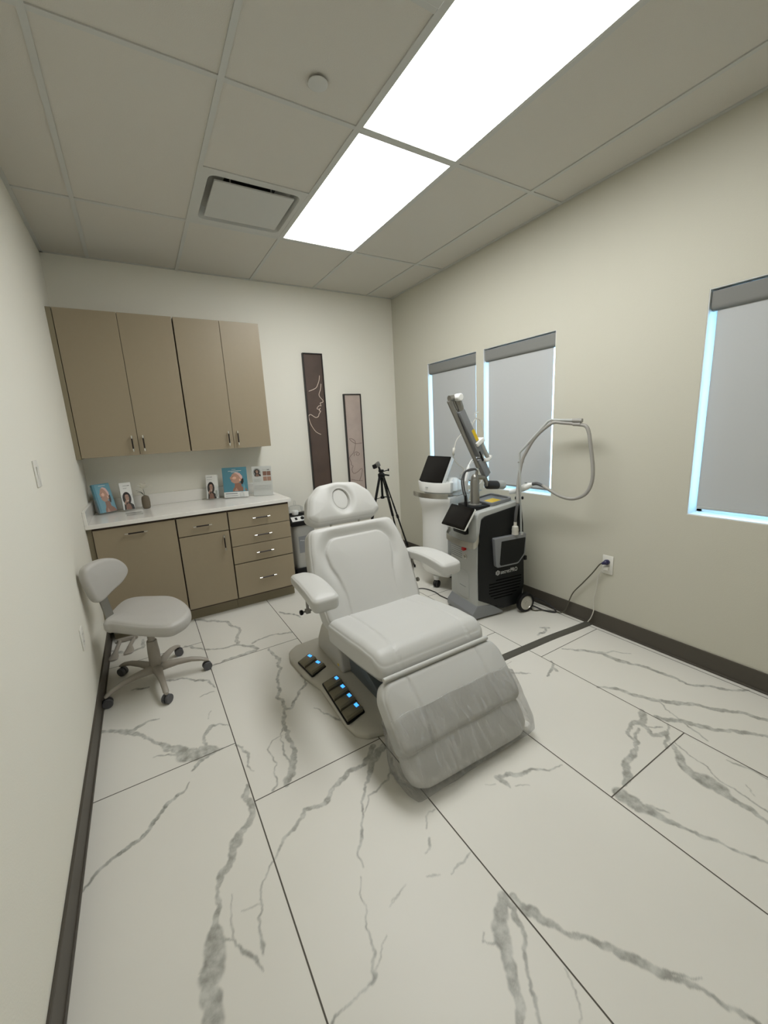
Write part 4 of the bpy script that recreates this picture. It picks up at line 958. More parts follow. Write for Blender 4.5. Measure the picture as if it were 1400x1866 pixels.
b = B(); tube(b, [A2(1.045, 1.31, -.01), A2(1.100, 1.215, -.01)], .010, 12); tube(b, [A2(1.055, 1.27, -.025), A2(1.095, 1.20, -.025)], .009, 12); obj('arm_linkage', b, M['black'], laser, smooth=40)
b = B()
d2 = Vector((.50, 0, -.86)).normalized(); n2_ = Vector((-d2.z, 0, d2.x)); TB = basis(A2(1.068, 1.215), d2, n2_, d2.cross(n2_))
box(b, 0, .165, -.022, .018, -.024, .024, .006, T=TB); box(b, .035, .160, .010, .042, -.022, .022, .008, T=TB); obj('lower_joint', b, M['mgrey2'], laser, smooth=40)
b = B(); tube(b, [A2(1.118, 1.080), A2(1.145, 1.045), A2(1.165, 1.000)], .018, 14, sm=4); obj('swivel', b, M['silver_d'], laser, smooth=40)
b = B(); lathe(b, [(.020, 0), (.032, .006), (.034, .03), (.034, .095), (.033, .115)], 28, T=basis(A2(1.155, 1.005), (0, 1, 0), (0, 0, 1), (1, 0, -.12))); ah = obj('arm_head', b, M['casterdark'], laser, smooth=40)
b = B(); lathe(b, [(.033, .113), (.035, .115), (.035, .178), (.031, .186)], 28, T=basis(A2(1.155, 1.005), (0, 1, 0), (0, 0, 1), (1, 0, -.12))); obj('clear_cap', b, M['mgrey'], ah, smooth=40)
for q in (0, .018):
    b = B(); tube(b, [A2(.958 + q * .6, .868, .02), A2(.950 + q, .93, .02), A2(.930 + q, .99, .02), A2(.922 + q, 1.06, .02), A2(.945 + q * .7, 1.12, .02), A2(.985, 1.140 - q * .6, .01), A2(1.035, 1.142 - q * .4, 0), A2(1.056, 1.125, 0)], .0055, 8, sm=6); obj('cable', b, M['hosed'], laser, smooth=True)
b = B(); tube(b, [A2(.958, .862, .02), A2(.958, .90, .02)], .012, 12); tube(b, [A2(.957, .90, .02), A2(.952, .945, .02)], .0085, 12); obj('cable_connector', b, M['black'], laser, smooth=40)
# hose arm: post, boom, hose and white treatment hand piece
pb = TM @ Vector((.415, -.030, .636)); pt = Vector((1.312, -1.088, 1.245))
b = B(); tube(b, [pb - Vector((0, 0, .006)), pb + Vector((0, 0, .012))], .015, 14); tube(b, [pb, pt - Vector((0, 0, .02)), pt, Vector((1.372, -1.285, 1.465)), Vector((1.378, -1.31, 1.472)), Vector((1.402, -1.47, 1.460))], [.0065, .0085, .0085, .0085, .0085, .0095], 14); post = obj('hose_post', b, M['mgrey'], laser, smooth=40)
b = B(); tube(b, [(1.400, -1.452, 1.461), (1.408, -1.515, 1.457)], .0135, 14); tube(b, [(1.405, -1.455, 1.436), (1.41, -1.505, 1.434)], .013, 14); tube(b, [(1.378, -1.308, 1.473), (1.379, -1.312, 1.452)], .012, 10); tube(b, [pt + Vector((-.016, 0, -.07)), pt + Vector((.030, -.014, -.068))], .006, 8); obj('hose_clip', b, M['hose'], post, smooth=40)
pk0 = TM @ Vector((.357, -.030, .636))
b = B(); lathe(b, [(.014, 0), (.026, .004), (.024, .03), (.026, .035), (.022, .065), (.012, .072), (.011, .10)], 16, T=frame(pk0)); obj('hose_connector', b, M['cablew'], laser, smooth=35)
b = B(); tube(b, [pk0 + Vector((0, 0, .10)), pk0 + Vector((.003, -.002, .16)), pk0 + Vector((.018, -.004, .235))], [.010, .012, .011], 12, sm=5); obj('strain_relief', b, M['hosed'], laser, smooth=True)
b = B(); tube(b, [pk0 + Vector((.018, -.004, .235)), (1.290, -1.096, 1.00), (1.322, -1.10, 1.165), (1.336, -1.130, 1.25), (1.352, -1.20, 1.36), (1.375, -1.31, 1.448), (1.392, -1.38, 1.448), (1.408, -1.48, 1.434), (1.418, -1.545, 1.41), (1.420, -1.575, 1.29), (1.420, -1.600, 1.10), (1.412, -1.570, .985), (1.400, -1.49, .935), (1.385, -1.40, .940), (1.370, -1.30, .985), (1.365, -1.255, 1.008)], .0118, 12, sm=8); obj('hose', b, M['hose'], laser, smooth=True)
b = B(); sp_ = catmull([(1.365, -1.262, 1.004), (1.362, -1.215, 1.018), (1.360, -1.175, 1.012)], 8); tube(b, sp_, [.0105 if k % 2 else .0130 for k in range(len(sp_))], 12); obj('strain_relief', b, M['hosed'], laser, smooth=True)
b = B(); tube(b, [(1.360, -1.178, 1.014), (1.358, -1.155, 1.004), (1.355, -1.125, .990), (1.352, -1.085, .970), (1.350, -1.045, .952), (1.348, -1.005, .940), (1.347, -.975, .930)], [.009, .017, .027, .026, .020, .020, .017], 18, sm=5); hd = obj('treatment_handpiece', b, M['mwhite'], laser, smooth=True)
b = B(); lathe(b, [(.010, 0), (.010, .004)], 16, T=basis((1.345, -1.125, 1.017), (1, 0, 0), (0, 1, 0), (-.2, 0, 1))); obj('trigger_button', b, M['logo_d'], hd, smooth=40)
b = B()
for k, s in ((0, -1), (1, 1)): lathe(b, [(.004, 0), (.009, .003), (.009, .012), (.012, .015), (.012, .022), (.007, .026)], 10, T=frame(Vector((1.305, -1.098, .905)) + Vector((s * .004, -s * .004, 0)), -PI / 4 * 1, 0, s * PI / 2))
obj('clamp_knob', b, M['black'], post, smooth=30)
# ------------------------------------------------------------------ WHITE DEVICE
dv = thing('treatment_device', 'tall white treatment console with a tilted dark screen near the room corner', 'treatment console', (1.17, -.32, 0), math.radians(10))
TV = frame((1.02, -.30, 0), math.radians(10))
def dsec(z, hw_, x0, x1, bulge, cy_=-.055):
    p = []
    for k in range(13):
        a = -1 + 2 * k / 12; p.append((x0 + bulge * (abs(a) ** 2.6), cy_ - hw_ * a * (1 if abs(a) < .95 else 1), z))
    p += [(x1 - .03, cy_ - hw_ * .98, z), (x1, cy_ - hw_ * .85, z), (x1, cy_ + hw_ * .85, z), (x1 - .03, cy_ + hw_ * .98, z)]
    return p
b = B(); loft(b, [dsec(z, w, x0, x1, bl) for z, w, x0, x1, bl in ((.115, .12, .05, .30, .03), (.135, .155, .015, .34, .04), (.17, .168, .0, .36, .045), (.38, .152, .0, .355, .045), (.60, .150, .005, .35, .045), (.72, .160, .012, .35, .045), (.80, .178, .0, .355, .05), (.855, .186, -.004, .36, .05), (.862, .182, .0, .36, .05))], T=TV)
obj('body', b, M['mwhite'], dv, smooth=45)
b = B(); loft(b, [dsec(z, w, x0, .365, .06) for z, w, x0 in ((.860, .150, .03), (.905, .155, .025))], T=TV); obj('neck', b, M['mgrey'], dv, smooth=45)
b = B(); S = [dsec(z, w, x0, x1, .07) for z, w, x0, x1 in ((.900, .172, .0, .10), (.905, .182, -.012, .12), (.985, .190, -.018, .125), (.990, .188, -.016, .123), (.990, .180, -.008, .115), (.945, .177, -.004, .112))]
loft(b, S, T=TV); obj('tray', b, M['mwhite'], dv, smooth=45)
b = B(); box(b, -.002, .0, -.03, .0, -.002, .002, T=TV @ frame((-.0185, -.02, .948))); obj('lettering', b, M['logo_d'], dv)
b = B()   # grey bumper handle
o1 = dsec(0, .205, -.052, .02, .06, -.045)[:13]; o2 = dsec(0, .197, -.044, .02, .06, -.045)[:13]
pathp = o1 + o2[::-1]
prism(b, [(p[0], p[1]) for p in pathp], .858, .900, T=TV); obj('front_handle', b, M['silver'], dv, smooth=40)
Tq = screen(dv, (1.137, -.291, 1.092), 3.310, .525, -.022, .28, .26, .045, .014)
b = B(); loft(b, [dsec(z, w, x0, x1, .02) for z, w, x0, x1 in ((.905, .13, .12, .34), (.96, .125, .13, .33), (1.01, .10, .17, .26))], T=TV); obj('rear_housing', b, M['mwhite'], dv, smooth=45)
for lx, ly, rz in ((.055, -.055, .4), (.30, -.17, .2), (.33, -.01, 1.0)):
    p = TV @ Vector((lx, ly, 0)); b = B(); lathe(b, [(.024, .075), (.026, .09), (.032, .118)], 20, T=frame((p.x, p.y, 0))); st = obj('caster_stem', b, M['mwhite'], dv, smooth=40)
    caster(st, p.x, p.y, rz, R=.034, z_top=.085, wheelmat='casterdark', gap=.014)
# side shelf with cup holders and probes
b = B(); box(b, .02, .36, -.34, -.235, .893, .897, .001, T=TV); obj('side_shelf', b, M['acrylic'], dv)
b = B(); tube(b, [TV @ Vector(q) for q in ((.02, -.235, .895), (.02, -.34, .895), (.36, -.34, .895), (.36, -.235, .895))], .003, 8); obj('shelf_rail', b, M['silver_d'], dv, smooth=40)
for (x, y, s, hgt) in ((.205, -.275, .036, .095), (.27, -.31, .026, .075)):
    b = B(); Tc = TV @ frame((x, y, .90)); lathe(b, [(s * .72, 0), (s * .95, hgt * .9), (s, hgt), (s * .85, hgt), (s * .7, .01)], 24, T=Tc); obj('cup_holder', b, M['mwhite'], dv, smooth=40)
b = B(); q0 = TV @ Vector((.205, -.275, .96)); tube(b, [q0, q0 + Vector((.010, -.01, .06)), q0 + Vector((.03, -.012, .13)), q0 + Vector((.042, -.012, .17))], [.020, .017, .015, .007], 16, sm=4); prb = obj('probe', b, M['mwhite'], dv, smooth=True)
q1 = q0 + Vector((.042, -.012, .17))
b = B(); tube(b, [q1, q1 + Vector((.03, 0, .035)), q1 + Vector((.075, 0, .048)), q1 + Vector((.12, -.005, .02)), q1 + Vector((.14, -.005, -.06)), q1 + Vector((.14, 0, -.17)), TV @ Vector((.345, -.20, .87))], .0055, 10, sm=6); obj('probe_cable', b, M['mwhite'], dv, smooth=True)
b = B(); q2 = TV @ Vector((.27, -.31, .95)); tube(b, [q2, q2 + Vector((.025, -.01, .06)), q2 + Vector((.045, -.01, .09))], [.014, .012, .010], 14); obj('probe', b, M['mwhite'], dv, smooth=40)
b = B(); box(b, .13, .17, -.285, -.25, .90, 1.02, .006, T=TV); tube(b, [TV @ Vector((.15, -.268, 1.02)), TV @ Vector((.15, -.268, 1.06))], .008, 10); obj('gel_bottle', b, M['acrylic'], dv, smooth=40)
# thin clear cable hanger rising behind the screen
def D5(x, z): return Vector(((x + 1.11) * .946 - 1.11, -.50, (z - 1.477) * .946 + 1.477))
b = B(); tube(b, [TV @ Vector((.30, -.15, 1.02)), D5(1.50, 1.10), D5(1.675, 1.20), D5(1.69, 1.34), D5(1.66, 1.47), D5(1.61, 1.515), D5(1.565, 1.50), D5(1.53, 1.445)], .004, 8, sm=6); obj('cable_hanger', b, M['cablew'], dv, smooth=True)
b = B(); tube(b, [D5(1.59, 1.51), D5(1.575, 1.56), D5(1.62, 1.575)], .004, 8, sm=4); tube(b, [D5(1.53, 1.445), D5(1.52, 1.49)], .005, 8); tube(b, [D5(1.535, 1.46), D5(1.555, 1.41)], .004, 8); obj('hanger_hook', b, M['cablew'], dv, smooth=True)
b = B(); tube(b, [D5(1.50, 1.43), D5(1.37, 1.36), D5(1.325, 1.28), D5(1.31, 1.20), D5(1.35, 1.13), D5(1.42, 1.08), D5(1.44, 1.03)], .0038, 8, sm=6); tube(b, [D5(1.318, 1.27), D5(1.308, 1.205)], .011, 10); obj('hanging_cable', b, M['cablew'], dv, smooth=True)
# ------------------------------------------------------------------ TRIPOD
tp = thing('tripod', 'black camera tripod standing in the back corner', 'tripod', (.975, .38, 0))
cx_, cy_ = .975, .38
b = B(); tube(b, [(cx_, cy_, .77), (cx_, cy_, 1.045)], .012, 14); box(b, cx_ - .016, cx_ + .016, cy_ - .016, cy_ + .016, .765, .79, .003); obj('centre_column', b, M['black'], tp, smooth=40)
b = B(); lathe(b, [(.012, .985), (.034, .99), (.036, 1.02), (.022, 1.03), (.016, 1.045)], 20, T=frame((cx_, cy_, 0))); obj('hub', b, M['black'], tp, smooth=40)
for (fx, fy) in ((.62, .28), (1.275, .49), (1.235, .22)):
    top = Vector((cx_, cy_, 1.01)); f = Vector((fx, fy, 0.008)); d = (f - top)
    off = Vector((d.x, d.y, 0)).normalized() * .02; top = top + off
    d = f - top; side_ = Vector((-d.y, d.x, 0)).normalized()
    b = B()
    for s in (-1, 1): tube(b, [top + side_ * s * .009, top + d * .46 + side_ * s * .009], .0068, 8)
    tube(b, [top + d * .30, top + d * .74], .0085, 8); tube(b, [top + d * .70, f], .0068, 8)
    for k in (.0, .44, .74): 
        p = top + d * k; tube(b, [p - d.normalized() * .018, p + d.normalized() * .018], .0135, 10)
    lg = obj('leg', b, M['black'], tp, smooth=40)
    b = B(); tube(b, [f + Vector((0, 0, -.004)), f + Vector((0, 0, .022))], .010, 10); obj('rubber_foot', b, M['black'], lg, smooth=40)
    b = B(); tube(b, [(cx_, cy_, .78), tuple(top + d * .235)], .0035, 6); obj('brace', b, M['black'], tp)
b = B(); box(b, cx_ - .022, cx_ + .022, cy_ - .02, cy_ + .02, 1.04, 1.065, .004); tube(b, [(cx_ - .012, cy_, 1.06), (cx_ - .028, cy_, 1.10)], .011, 12); tube(b, [(cx_ + .01, cy_ - .01, 1.045), (cx_ + .07, cy_ - .03, 1.055)], .005, 8); tube(b, [(cx_ + .07, cy_ - .03, 1.045), (cx_ + .07, cy_ - .03, 1.07)], .007, 8); tube(b, [(cx_ + .03, cy_ - .02, 1.01), (cx_ + .075, cy_ - .03, 1.00)], .008, 8); obj('pan_head', b, M['black'], tp, smooth=40)
b = B(); box(b, -.032, .018, -.012, .012, -.02, .03, .006, T=frame((cx_ - .028, cy_, 1.118), 0, 0, -.45)); ph = obj('phone_clamp', b, M['silver_d'], tp, smooth=40)
b = B(); box(b, -.066, -.030, -.016, .016, -.022, .020, .006, T=frame((cx_ - .028, cy_, 1.118), 0, 0, -.30)); obj('clamp_grip', b, M['black'], ph, smooth=40)
# ------------------------------------------------------------------ CANISTER between cabinet and chair
cn = thing('air_canister_unit', 'slim silver canister unit with black top, beside the drawer cabinet', 'suction unit', (.185, .72, 0))
b = B(); prism(b, roundpoly([(.068, .60), (.305, .60), (.305, .84), (.068, .84)], .06, 8), .14, .585, .006, 2); obj('body', b, M['vac'], cn, smooth=40)
b = B(); prism(b, roundpoly([(.055, .585), (.318, .585), (.318, .855), (.055, .855)], .03, 6), .0, .145, .008, 2); obj('base', b, M['black'], cn, smooth=40)
Th = basis((0, 0, 0), (0, 1, 0), (0, 0, 1), (1, 0, 0))
b = B(); prism(b, [(.585, .58), (.585, .618), (.66, .668), (.85, .668), (.85, .58)], .055, .318, .004, 2, T=Th); hdp = obj('control_head', b, M['black'], cn, smooth=40)
sl = Vector((0, .075, .050)).normalized()
Tc = basis((.0, .585, .620), (1, 0, 0), sl, Vector((1, 0, 0)).cross(sl))
b = B(); box(b, .070, .300, .012, .078, .0, .002, .001, T=Tc); cp = obj('control_panel', b, M['paper'], hdp)
b = B(); box(b, .105, .128, .030, .060, .002, .008, .002, T=Tc); lathe(b, [(.018, .002), (.017, .012)], 20, T=Tc @ Matrix.Translation((.180, .045, 0))); obj('switch', b, M['black'], cp, smooth=40)
b = B(); box(b, .115, .25, .5985, .600, .30, .47, .001); lb = obj('label_panel', b, M['mgrey2'], cn)
b = B(); 
for i in range(3): box(b, .130 + i * .02, .145 + i * .02, .5975, .5987, .425 - i * .004, .433 - i * .004)
obj('lettering', b, M['logo'], lb)
b = B(); lathe(b, [(.085, 0), (.088, .02), (.080, .07), (.055, .085), (.012, .09), (.010, .14), (.004, .14)], 28, T=frame((.16, .755, .668))); obj('clear_jar', b, M['acrylic'], cn, smooth=40)
b = B(); lathe(b, [(.030, 0), (.035, .03), (.026, .045)], 20, T=frame((.15, .735, .668))); obj('valve', b, M['mwhite'], cn, smooth=40)
# ------------------------------------------------------------------ FRAMED ART
def hangart(name, lab, x0, x1, z0, z1, mback, lines, mline):
    t = thing(name, lab, 'framed art', ((x0 + x1) / 2, YB - .02, z0), 0, 'tall narrow framed line drawings')
    b = B(); f = .009; d0 = YB - .036
    for (a, c, e, g_) in ((x0, x0 + f, z0, z1), (x1 - f, x1, z0, z1), (x0 + f, x1 - f, z0, z0 + f), (x0 + f, x1 - f, z1 - f, z1)): box(b, a, c, d0, YB - .001, e, g_, .001)
    obj('frame', b, M['frame'], t)
    b = B(); box(b, x0 + f, x1 - f, YB - .024, YB - .018, z0 + f, z1 - f); cv = obj('canvas', b, M[mback], t)
    b = B()
    for l, r in lines: tube(b, [(p[0], YB - .0245, p[1]) for p in catmull([(a, c, 0) for a, c in l], 6)], r, 6)
    obj('line_drawing', b, M[mline], cv)
dxa = .004
a1 = [[(.596, 2.039), (.587, 1.994), (.571, 1.956), (.551, 1.922), (.516, 1.902), (.465, 1.884)],
      [(.605, 1.957), (.594, 1.903), (.574, 1.854), (.581, 1.827), (.611, 1.792), (.605, 1.773), (.579, 1.766), (.585, 1.739), (.564, 1.739), (.538, 1.711), (.565, 1.705), (.575, 1.716), (.560, 1.690), (.576, 1.685), (.556, 1.655), (.546, 1.632), (.521, 1.621), (.495, 1.633), (.463, 1.653), (.441, 1.639), (.445, 1.596), (.465, 1.538), (.506, 1.477), (.559, 1.446)]]
hangart('framed_art', 'taller dark brown framed drawing of a face in cream lines', .428, .639, .80, 2.253, 'art_brown', [(l, .0031) for l in a1], 'art_line')
a2 = [[(1.040, 1.328), (.981, 1.325), (.948, 1.331), (.907, 1.358), (.890, 1.384), (.927, 1.376), (.958, 1.343), (.946, 1.277), (.926, 1.228), (.885, 1.193), (.874, 1.169), (.885, 1.138), (.893, 1.116), (.889, 1.100), (.910, 1.081), (.898, 1.061), (.896, 1.027), (.913, 1.000), (.957, 1.008), (1.018, 1.045), (1.012, .981), (.979, .910)],
      [(.932, 1.189), (.940, 1.227), (.974, 1.233), (1.001, 1.209), (.980, 1.194), (.957, 1.204), (.973, 1.224)], [(.88, .935), (.95, .915), (1.02, .905)]]
hangart('framed_art', 'shorter pale pink framed drawing of a face in brown lines', .852, 1.058, .50, 1.856, 'art_pink', [(l, .0021) for l in a2], 'art_line2')
# ------------------------------------------------------------------ COUNTER ITEMS
ZC = .920
def card(Tc, W, Hh, th, name, parent, m):
    b = B(); box(b, 0, W, 0, Hh, -th, 0, T=Tc); return obj(name, b, M[m], parent)
def art(parent, Tc, W, Hh, items, name='printed_picture'):
    b = B(); ms = []
    for i, (poly, m) in enumerate(items):
        if m not in ms: ms.append(m)
        prism(b, [(x * W, y * Hh) for x, y in poly], 0.0001, 0.0004 + i * .00012, T=Tc, mi=ms.index(m))
    return obj(name, b, None, parent, mats=ms)
def ellp(cx, cy, a, c, n=20, rot=0): return [(cx + a * math.cos(t) * math.cos(rot) - c * math.sin(t) * math.sin(rot), cy + a * math.cos(t) * math.sin(rot) + c * math.sin(t) * math.cos(rot)) for t in [2 * PI * k / n for k in range(n)]]
PROFILE = [([(.34, 0), (.36, .10), (.44, .20), (.47, .40), (.74, .38), (.76, .20), (.92, .12), (1, .02), (1, 0)], 'skin_d'),
 ([(.42, .0), (.52, .16), (.60, .0)], 'skin'), ([(.74, .60), (.86, .58), (.86, .42), (.80, .30), (.73, .36)], 'hair'),
 (roundpoly([(.33, .44), (.30, .50), (.33, .53), (.28, .56), (.29, .60), (.25, .63), (.33, .70), (.38, .80), (.48, .86), (.66, .80), (.78, .64), (.76, .48), (.62, .38), (.44, .37)], .02, 3), 'skin'),
 (roundpoly([(.44, .85), (.56, .88), (.72, .83), (.82, .68), (.80, .54), (.74, .60), (.66, .74), (.56, .82)], .03, 4), 'wrap'), (ellp(.70, .52, .035, .05), 'skin_l'), (ellp(.335, .535, .03, .012), 'lips'), ([(.36, .66), (.42, .69), (.43, .68), (.37, .65)], 'hair'), (ellp(.46, .62, .09, .06), 'skin_l')]
PORTRAIT = [(ellp(.42, .52, .34, .30), 'hair'), ([(.10, .0), (.14, .26), (.36, .34), (.62, .32), (.86, .20), (.90, .0)], 'hair'), ([(.22, .0), (.26, .20), (.44, .30), (.62, .22), (.70, .0)], 'skin_d'), (roundpoly([(.28, .62), (.34, .70), (.54, .70), (.60, .56), (.54, .38), (.42, .30), (.32, .40)], .06, 4), 'skin'), (ellp(.47, .41, .06, .018, rot=.3), 'paper'), (ellp(.37, .58, .035, .010), 'hair'), (ellp(.52, .585, .03, .010), 'hair'), ([(.16, .30), (.30, .44), (.36, .38), (.24, .20)], 'skin')]
def bars(rows, m='ink'): return [([(x0, y0), (x1, y0), (x1, y0 + h), (x0, y0 + h)], m) for x0, x1, y0, h in rows]
def leanT(x, y, ang, lean): 
    a = math.radians(ang); r = Vector((math.cos(a), math.sin(a), 0)); back = Vector((-math.sin(a), math.cos(a), 0)); l = math.radians(lean)
    u_ = Vector((0, 0, 1)) * math.cos(l) + back * math.sin(l); return basis((x, y, ZC + .0035 + .05 * math.sin(l)), r, u_, r.cross(u_))
def holder(parent, Tc, W, Hh, depth=.03):
    b = B(); box(b, -.002, W + .002, -.003, Hh * .55, .002, .0035, T=Tc); box(b, -.003, W + .003, -.004, Hh * .9, -depth - .002, -depth, T=Tc)
    for s in (-.0035, W + .002): box(b, s, s + .0015, -.003, Hh * .5, -depth, .003, T=Tc)
    box(b, -.003, W + .003, -.0045, -.003, -depth, .003, T=Tc)
    return obj('acrylic_holder', b, M['acrylic'], parent)
t = thing('brochure_stack', 'blue brochures with a head-wrapped woman, in the left corner of the counter', 'brochures', (-1.39, .72, ZC)); Tc = leanT(-1.436, .678, 30, 14); W, Hh = .125, .232
holder(t, Tc, W, Hh, .035); card(Tc, W, Hh, .030, 'brochure', t, 'teal'); art(t, Tc, W, Hh, [([(.12, 0), (.12, .96), (.16, .98), (1, .98), (1, 0)], 'teal_l')] + PROFILE + bars([(.35, .75, .925, .012)], 'paper'))
t = thing('brochure_stack', 'white brochures with a smiling dark-haired woman, beside the vase', 'brochures', (-1.245, .72, ZC)); Tc = leanT(-1.281, .705, 6, 14); W, Hh = .080, .222
holder(t, Tc, W, Hh, .03); card(Tc, W, Hh, .028, 'brochure', t, 'paper'); art(t, Tc, W, Hh, [(a, m) for a, m in [([(x * 1.1, y * .80) for x, y in p], m) for p, m in PORTRAIT]] + bars([(.30, .70, .875, .014), (.28, .62, .80, .006), (.28, .58, .77, .006)]) + bars([(.70, .86, .875, .016)], 'black'))
t = thing('brochure_stack', 'white brochures with a curly-haired woman, left of the blue poster', 'brochures', (-.60, .77, ZC)); Tc = leanT(-.640, .780, -28, 10); W, Hh = .098, .215
holder(t, Tc, W, Hh, .03); card(Tc, W, Hh, .028, 'brochure', t, 'paper'); art(t, Tc, W, Hh, [([(x * .95 + .02, y * .86) for x, y in p], m) for p, m in PORTRAIT] + bars([(.10, .46, .90, .014), (.10, .56, .80, .01)]) + bars([(.46, .58, .90, .016)], 'black') + [([(.80, .08), (.98, .08), (.98, .34), (.80, .34)], 'mgrey')])
t = thing('counter_poster', 'blue counter poster with a head-wrapped woman above a white strip', 'poster', (-.40, .70, ZC)); Tc = leanT(-.497, .733, -26, 5); W, Hh = .218, .272
card(Tc, W, Hh, .002, 'poster_board', t, 'teal'); art(t, Tc, W, Hh, [([(x * .92 + .05, .20 + y * .72) for x, y in p], m) for p, m in PROFILE] + [([(0, 0), (1, 0), (1, .18), (0, .18)], 'paper'), ([(.80, .18), (.88, .18), (.88, .34), (.84, .44), (.81, .34)], 'teal_l')] + bars([(.25, .78, .875, .012), (.36, .66, .835, .010), (.40, .56, .925, .008)], 'paper') + bars([(.06, .55, .115, .025), (.06, .56, .05, .012)], 'ink'))
b = B(); lathe(b, [(.016, 0), (.018, .004), (.018, .036), (.010, .044), (.010, .054), (.004, .056)], 20, T=Tc @ basis((.165, .002, .022), (1, 0, 0), (0, 0, -1), (0, 1, 0))); obj('sample_jar', b, M['acrylic'], t, smooth=40)
b = B(); box(b, 0, W, -.003, -.0005, -.05, .045, T=Tc); box(b, 0, W, 0, Hh, -.0045, -.0025, T=Tc); obj('acrylic_stand', b, M['acrylic'], t)
t = thing('acrylic_sign', 'white leaflet sign with a round portrait in a clear stand, at the counter end', 'sign', (-.18, .60, ZC)); Tc = leanT(-.250, .651, -36, 3); W, Hh = .185, .268
card(Tc, W, Hh, .0015, 'leaflet', t, 'paper')
items = [(ellp(.25, .79, .20, .155), 'mgrey')] + [([(.25 + (x - .42) * .42, .66 + y * .30) for x, y in p], m) for p, m in PORTRAIT[:6]]
for (x0_, y0_) in ((.55, .50), (.76, .50), (.55, .68), (.76, .68)): items.append(([(x0_, y0_), (x0_ + .19, y0_), (x0_ + .19, y0_ + .145), (x0_, y0_ + .145)], 'skin_d' if y0_ > .6 else 'skin'))
items += bars([(.54, .76, .870, .010), (.06, .40, .56, .008), (.06, .46, .52, .008), (.06, .40, .48, .008), (.06, .92, .34, .006), (.06, .92, .29, .006), (.06, .92, .24, .006), (.06, .92, .19, .006)], 'mgrey') + bars([(.78, .90, .868, .018)], 'black')
art(t, Tc, W, Hh, items)
b = B(); box(b, -.002, W + .002, -.003, Hh + .004, .001, .003, T=Tc); box(b, -.002, W + .002, -.003, -.001, -.06, .02, T=Tc); obj('acrylic_stand', b, M['acrylic'], t)
# vase with a white flower
t = thing('bud_vase', 'small taupe vase with a white flower beside the brochures', 'vase', (-1.118, .745, ZC))
Tb = frame((-1.118, .745, ZC)); b = B(); lathe(b, [(.020, 0), (.027, .006), (.030, .02), (.0315, .05), (.030, .085), (.025, .103), (.013, .110), (.010, .112), (.009, .100)], 32, T=Tb); obj('vase_body', b, M['vase'], t, smooth=40)
b = B(); tube(b, [(0, 0, .09), (-.002, 0, .14), (-.006, 0, .168)], .0016, 6, T=Tb); st = obj('stem', b, M['leaf'], t)
def blade(b, base_, tip, w, up_, T):
    secs = []; base_ = Vector(base_); tip = Vector(tip); d = (tip - base_); s = d.cross(Vector((0, 0, 1))).normalized() if abs(d.normalized().z) < .95 else Vector((1, 0, 0))
    for k in range(7):
        q = k / 6; ww = w * math.sin(PI * (.12 + .86 * q)) ; p = base_ + d * q + Vector((0, 0, up_ * 4 * q * (1 - q)))
        n_ = Vector((0, 0, .0006)); secs.append([p - s * ww - n_, p + s * ww - n_, p + s * ww + n_, p - s * ww + n_])
    loft(b, secs, T=T)
b = B()
for k in range(11):
    a = k * 2.4; r = .036 + .014 * (k % 3); blade(b, (-.006, 0, .166), (-.004 + r * math.cos(a) * 1.15, r * math.sin(a), .182 + .014 * (k % 4)), .0125, .008, Tb)
obj('flower', b, M['petal'], t)
b = B()
for tx, ty, tz in ((-.058, -.006, .158), (-.052, .012, .140), (-.040, -.018, .150)): blade(b, (-.004, 0, .110), (tx, ty, tz), .0055, .012, Tb)
obj('leaf', b, M['leaf'], t)
# small clear card trays lying on the counter front
for (x, y, lab) in ((-1.215, .585, 'clear acrylic card tray lying on the counter, nearer the brochures'), (-1.205, .485, 'clear acrylic card tray lying on the counter, nearer the counter edge')):
    b = B(); box(b, x - .055, x + .055, y - .03, y + .03, ZC, ZC + .003, .001); box(b, x - .055, x + .055, y + .027, y + .030, ZC, ZC + .016, .001)
    tag(obj('card_tray', b, M['acrylic']), lab, 'card tray')
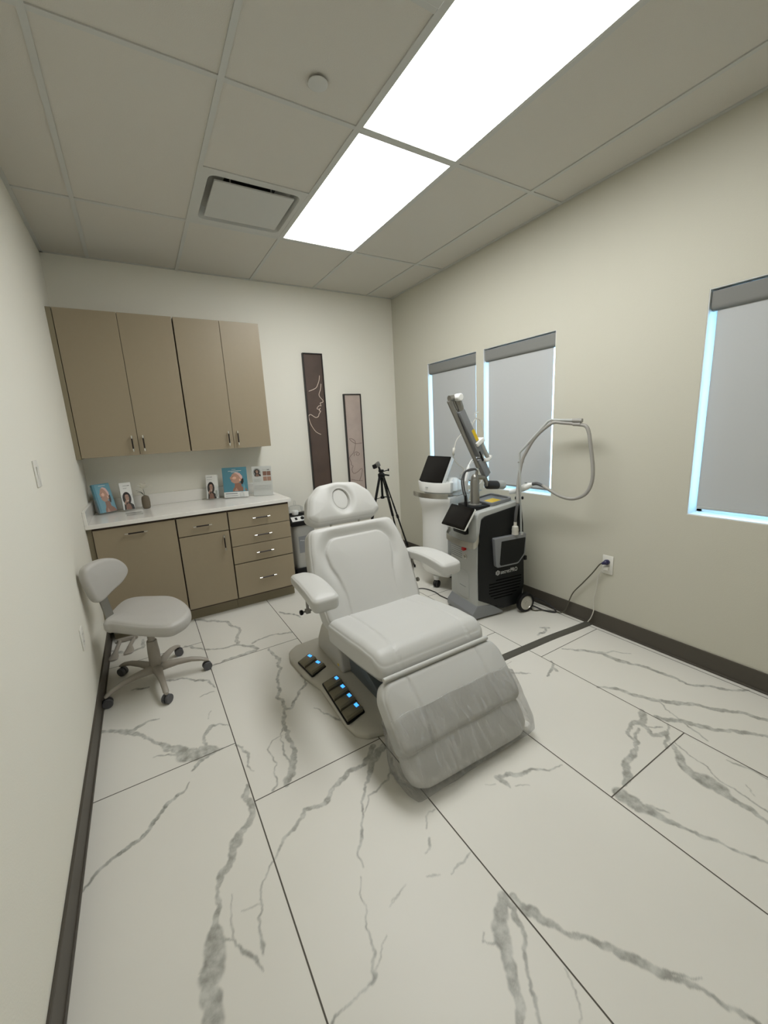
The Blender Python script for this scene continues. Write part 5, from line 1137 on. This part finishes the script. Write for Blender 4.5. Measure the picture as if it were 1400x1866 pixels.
# ------------------------------------------------------------------ CORDS AND CABLE COVER
t = thing('power_cord', 'grey-green power cord from the navy plug down to the laser machine', 'power cord', (1.50, -1.40, 0))
b = B(); tube(b, [(1.492, -1.66, .491), (1.49, -1.64, .478), (1.50, -1.587, .399), (1.505, -1.513, .297), (1.505, -1.444, .201), (1.500, -1.412, .11), (1.496, -1.395, .05), (1.49, -1.36, .012), (1.485, -1.325, .008), (1.45, -1.27, .0075), (1.41, -1.23, .007), (1.37, -1.20, .007), (1.40, -1.13, .007)], .0042, 8, sm=8); obj('cord', b, M['cableg'], t, smooth=True)
b = B(); tube(b, [(1.524, -1.676, .499), (1.508, -1.674, .499), (1.500, -1.670, .497), (1.488, -1.655, .489)], [.017, .019, .015, .007], 14, sm=4); obj('plug', b, M['plug'], t, smooth=40)
t = thing('power_cord', 'white cord hanging from the wall outlet to the floor cable cover', 'power cord', (1.50, -1.60, 0))
b = B(); tube(b, [(1.505, -1.658, .452), (1.500, -1.645, .425), (1.505, -1.625, .375), (1.508, -1.617, .277), (1.508, -1.603, .201), (1.508, -1.606, .122), (1.505, -1.592, .06), (1.500, -1.572, .018)], .0036, 8, sm=8); obj('cord', b, M['cablew'], t, smooth=True)
b = B(); box(b, 1.503, 1.523, -1.690, -1.655, .442, .468, .005); obj('plug', b, M['plate'], t)
b = B(); tube(b, [(1.41, -1.10, .03), (1.45, -1.12, .045), (1.485, -1.13, .050), (1.50, -1.20, .045), (1.495, -1.29, .02), (1.47, -1.325, .008), (1.43, -1.25, .008), (1.43, -1.14, .008), (1.40, -1.10, .012)], .0050, 8, sm=8)
tag(obj('cable', b, M['cable'], smooth=True), 'black cable looped on the floor behind the laser machine wheel', 'cable')
b = B(); tube(b, [(.44, -.35, .006), (.70, -.28, .006), (.93, -.29, .006), (.985, -.42, .006), (.975, -.54, .006), (.99, -.66, .006), (1.05, -.72, .006)], .0045, 8, sm=8)
tag(obj('cable', b, M['cable'], smooth=True), 'black cable crossing the floor between the white console and the chair', 'cable')
# floor cable cover from the wall to the chair base
b = B(); secs = []
for p in catmull([(1.512, -1.567, 0), (1.352, -1.556, 0), (1.139, -1.537, 0), (.927, -1.528, 0), (.734, -1.520, 0), (.55, -1.515, 0), (.425, -1.512, 0)], 6):
    secs.append([(p.x, p.y + q, z) for q, z in ((-.030, .0), (-.028, .003), (-.010, .012), (.010, .012), (.028, .003), (.030, 0.0))])
loft(b, secs); tag(obj('cable_cover', b, M['cover'], smooth=35), 'dark grey rubber cable cover strip running from the wall to the chair', 'cable cover')
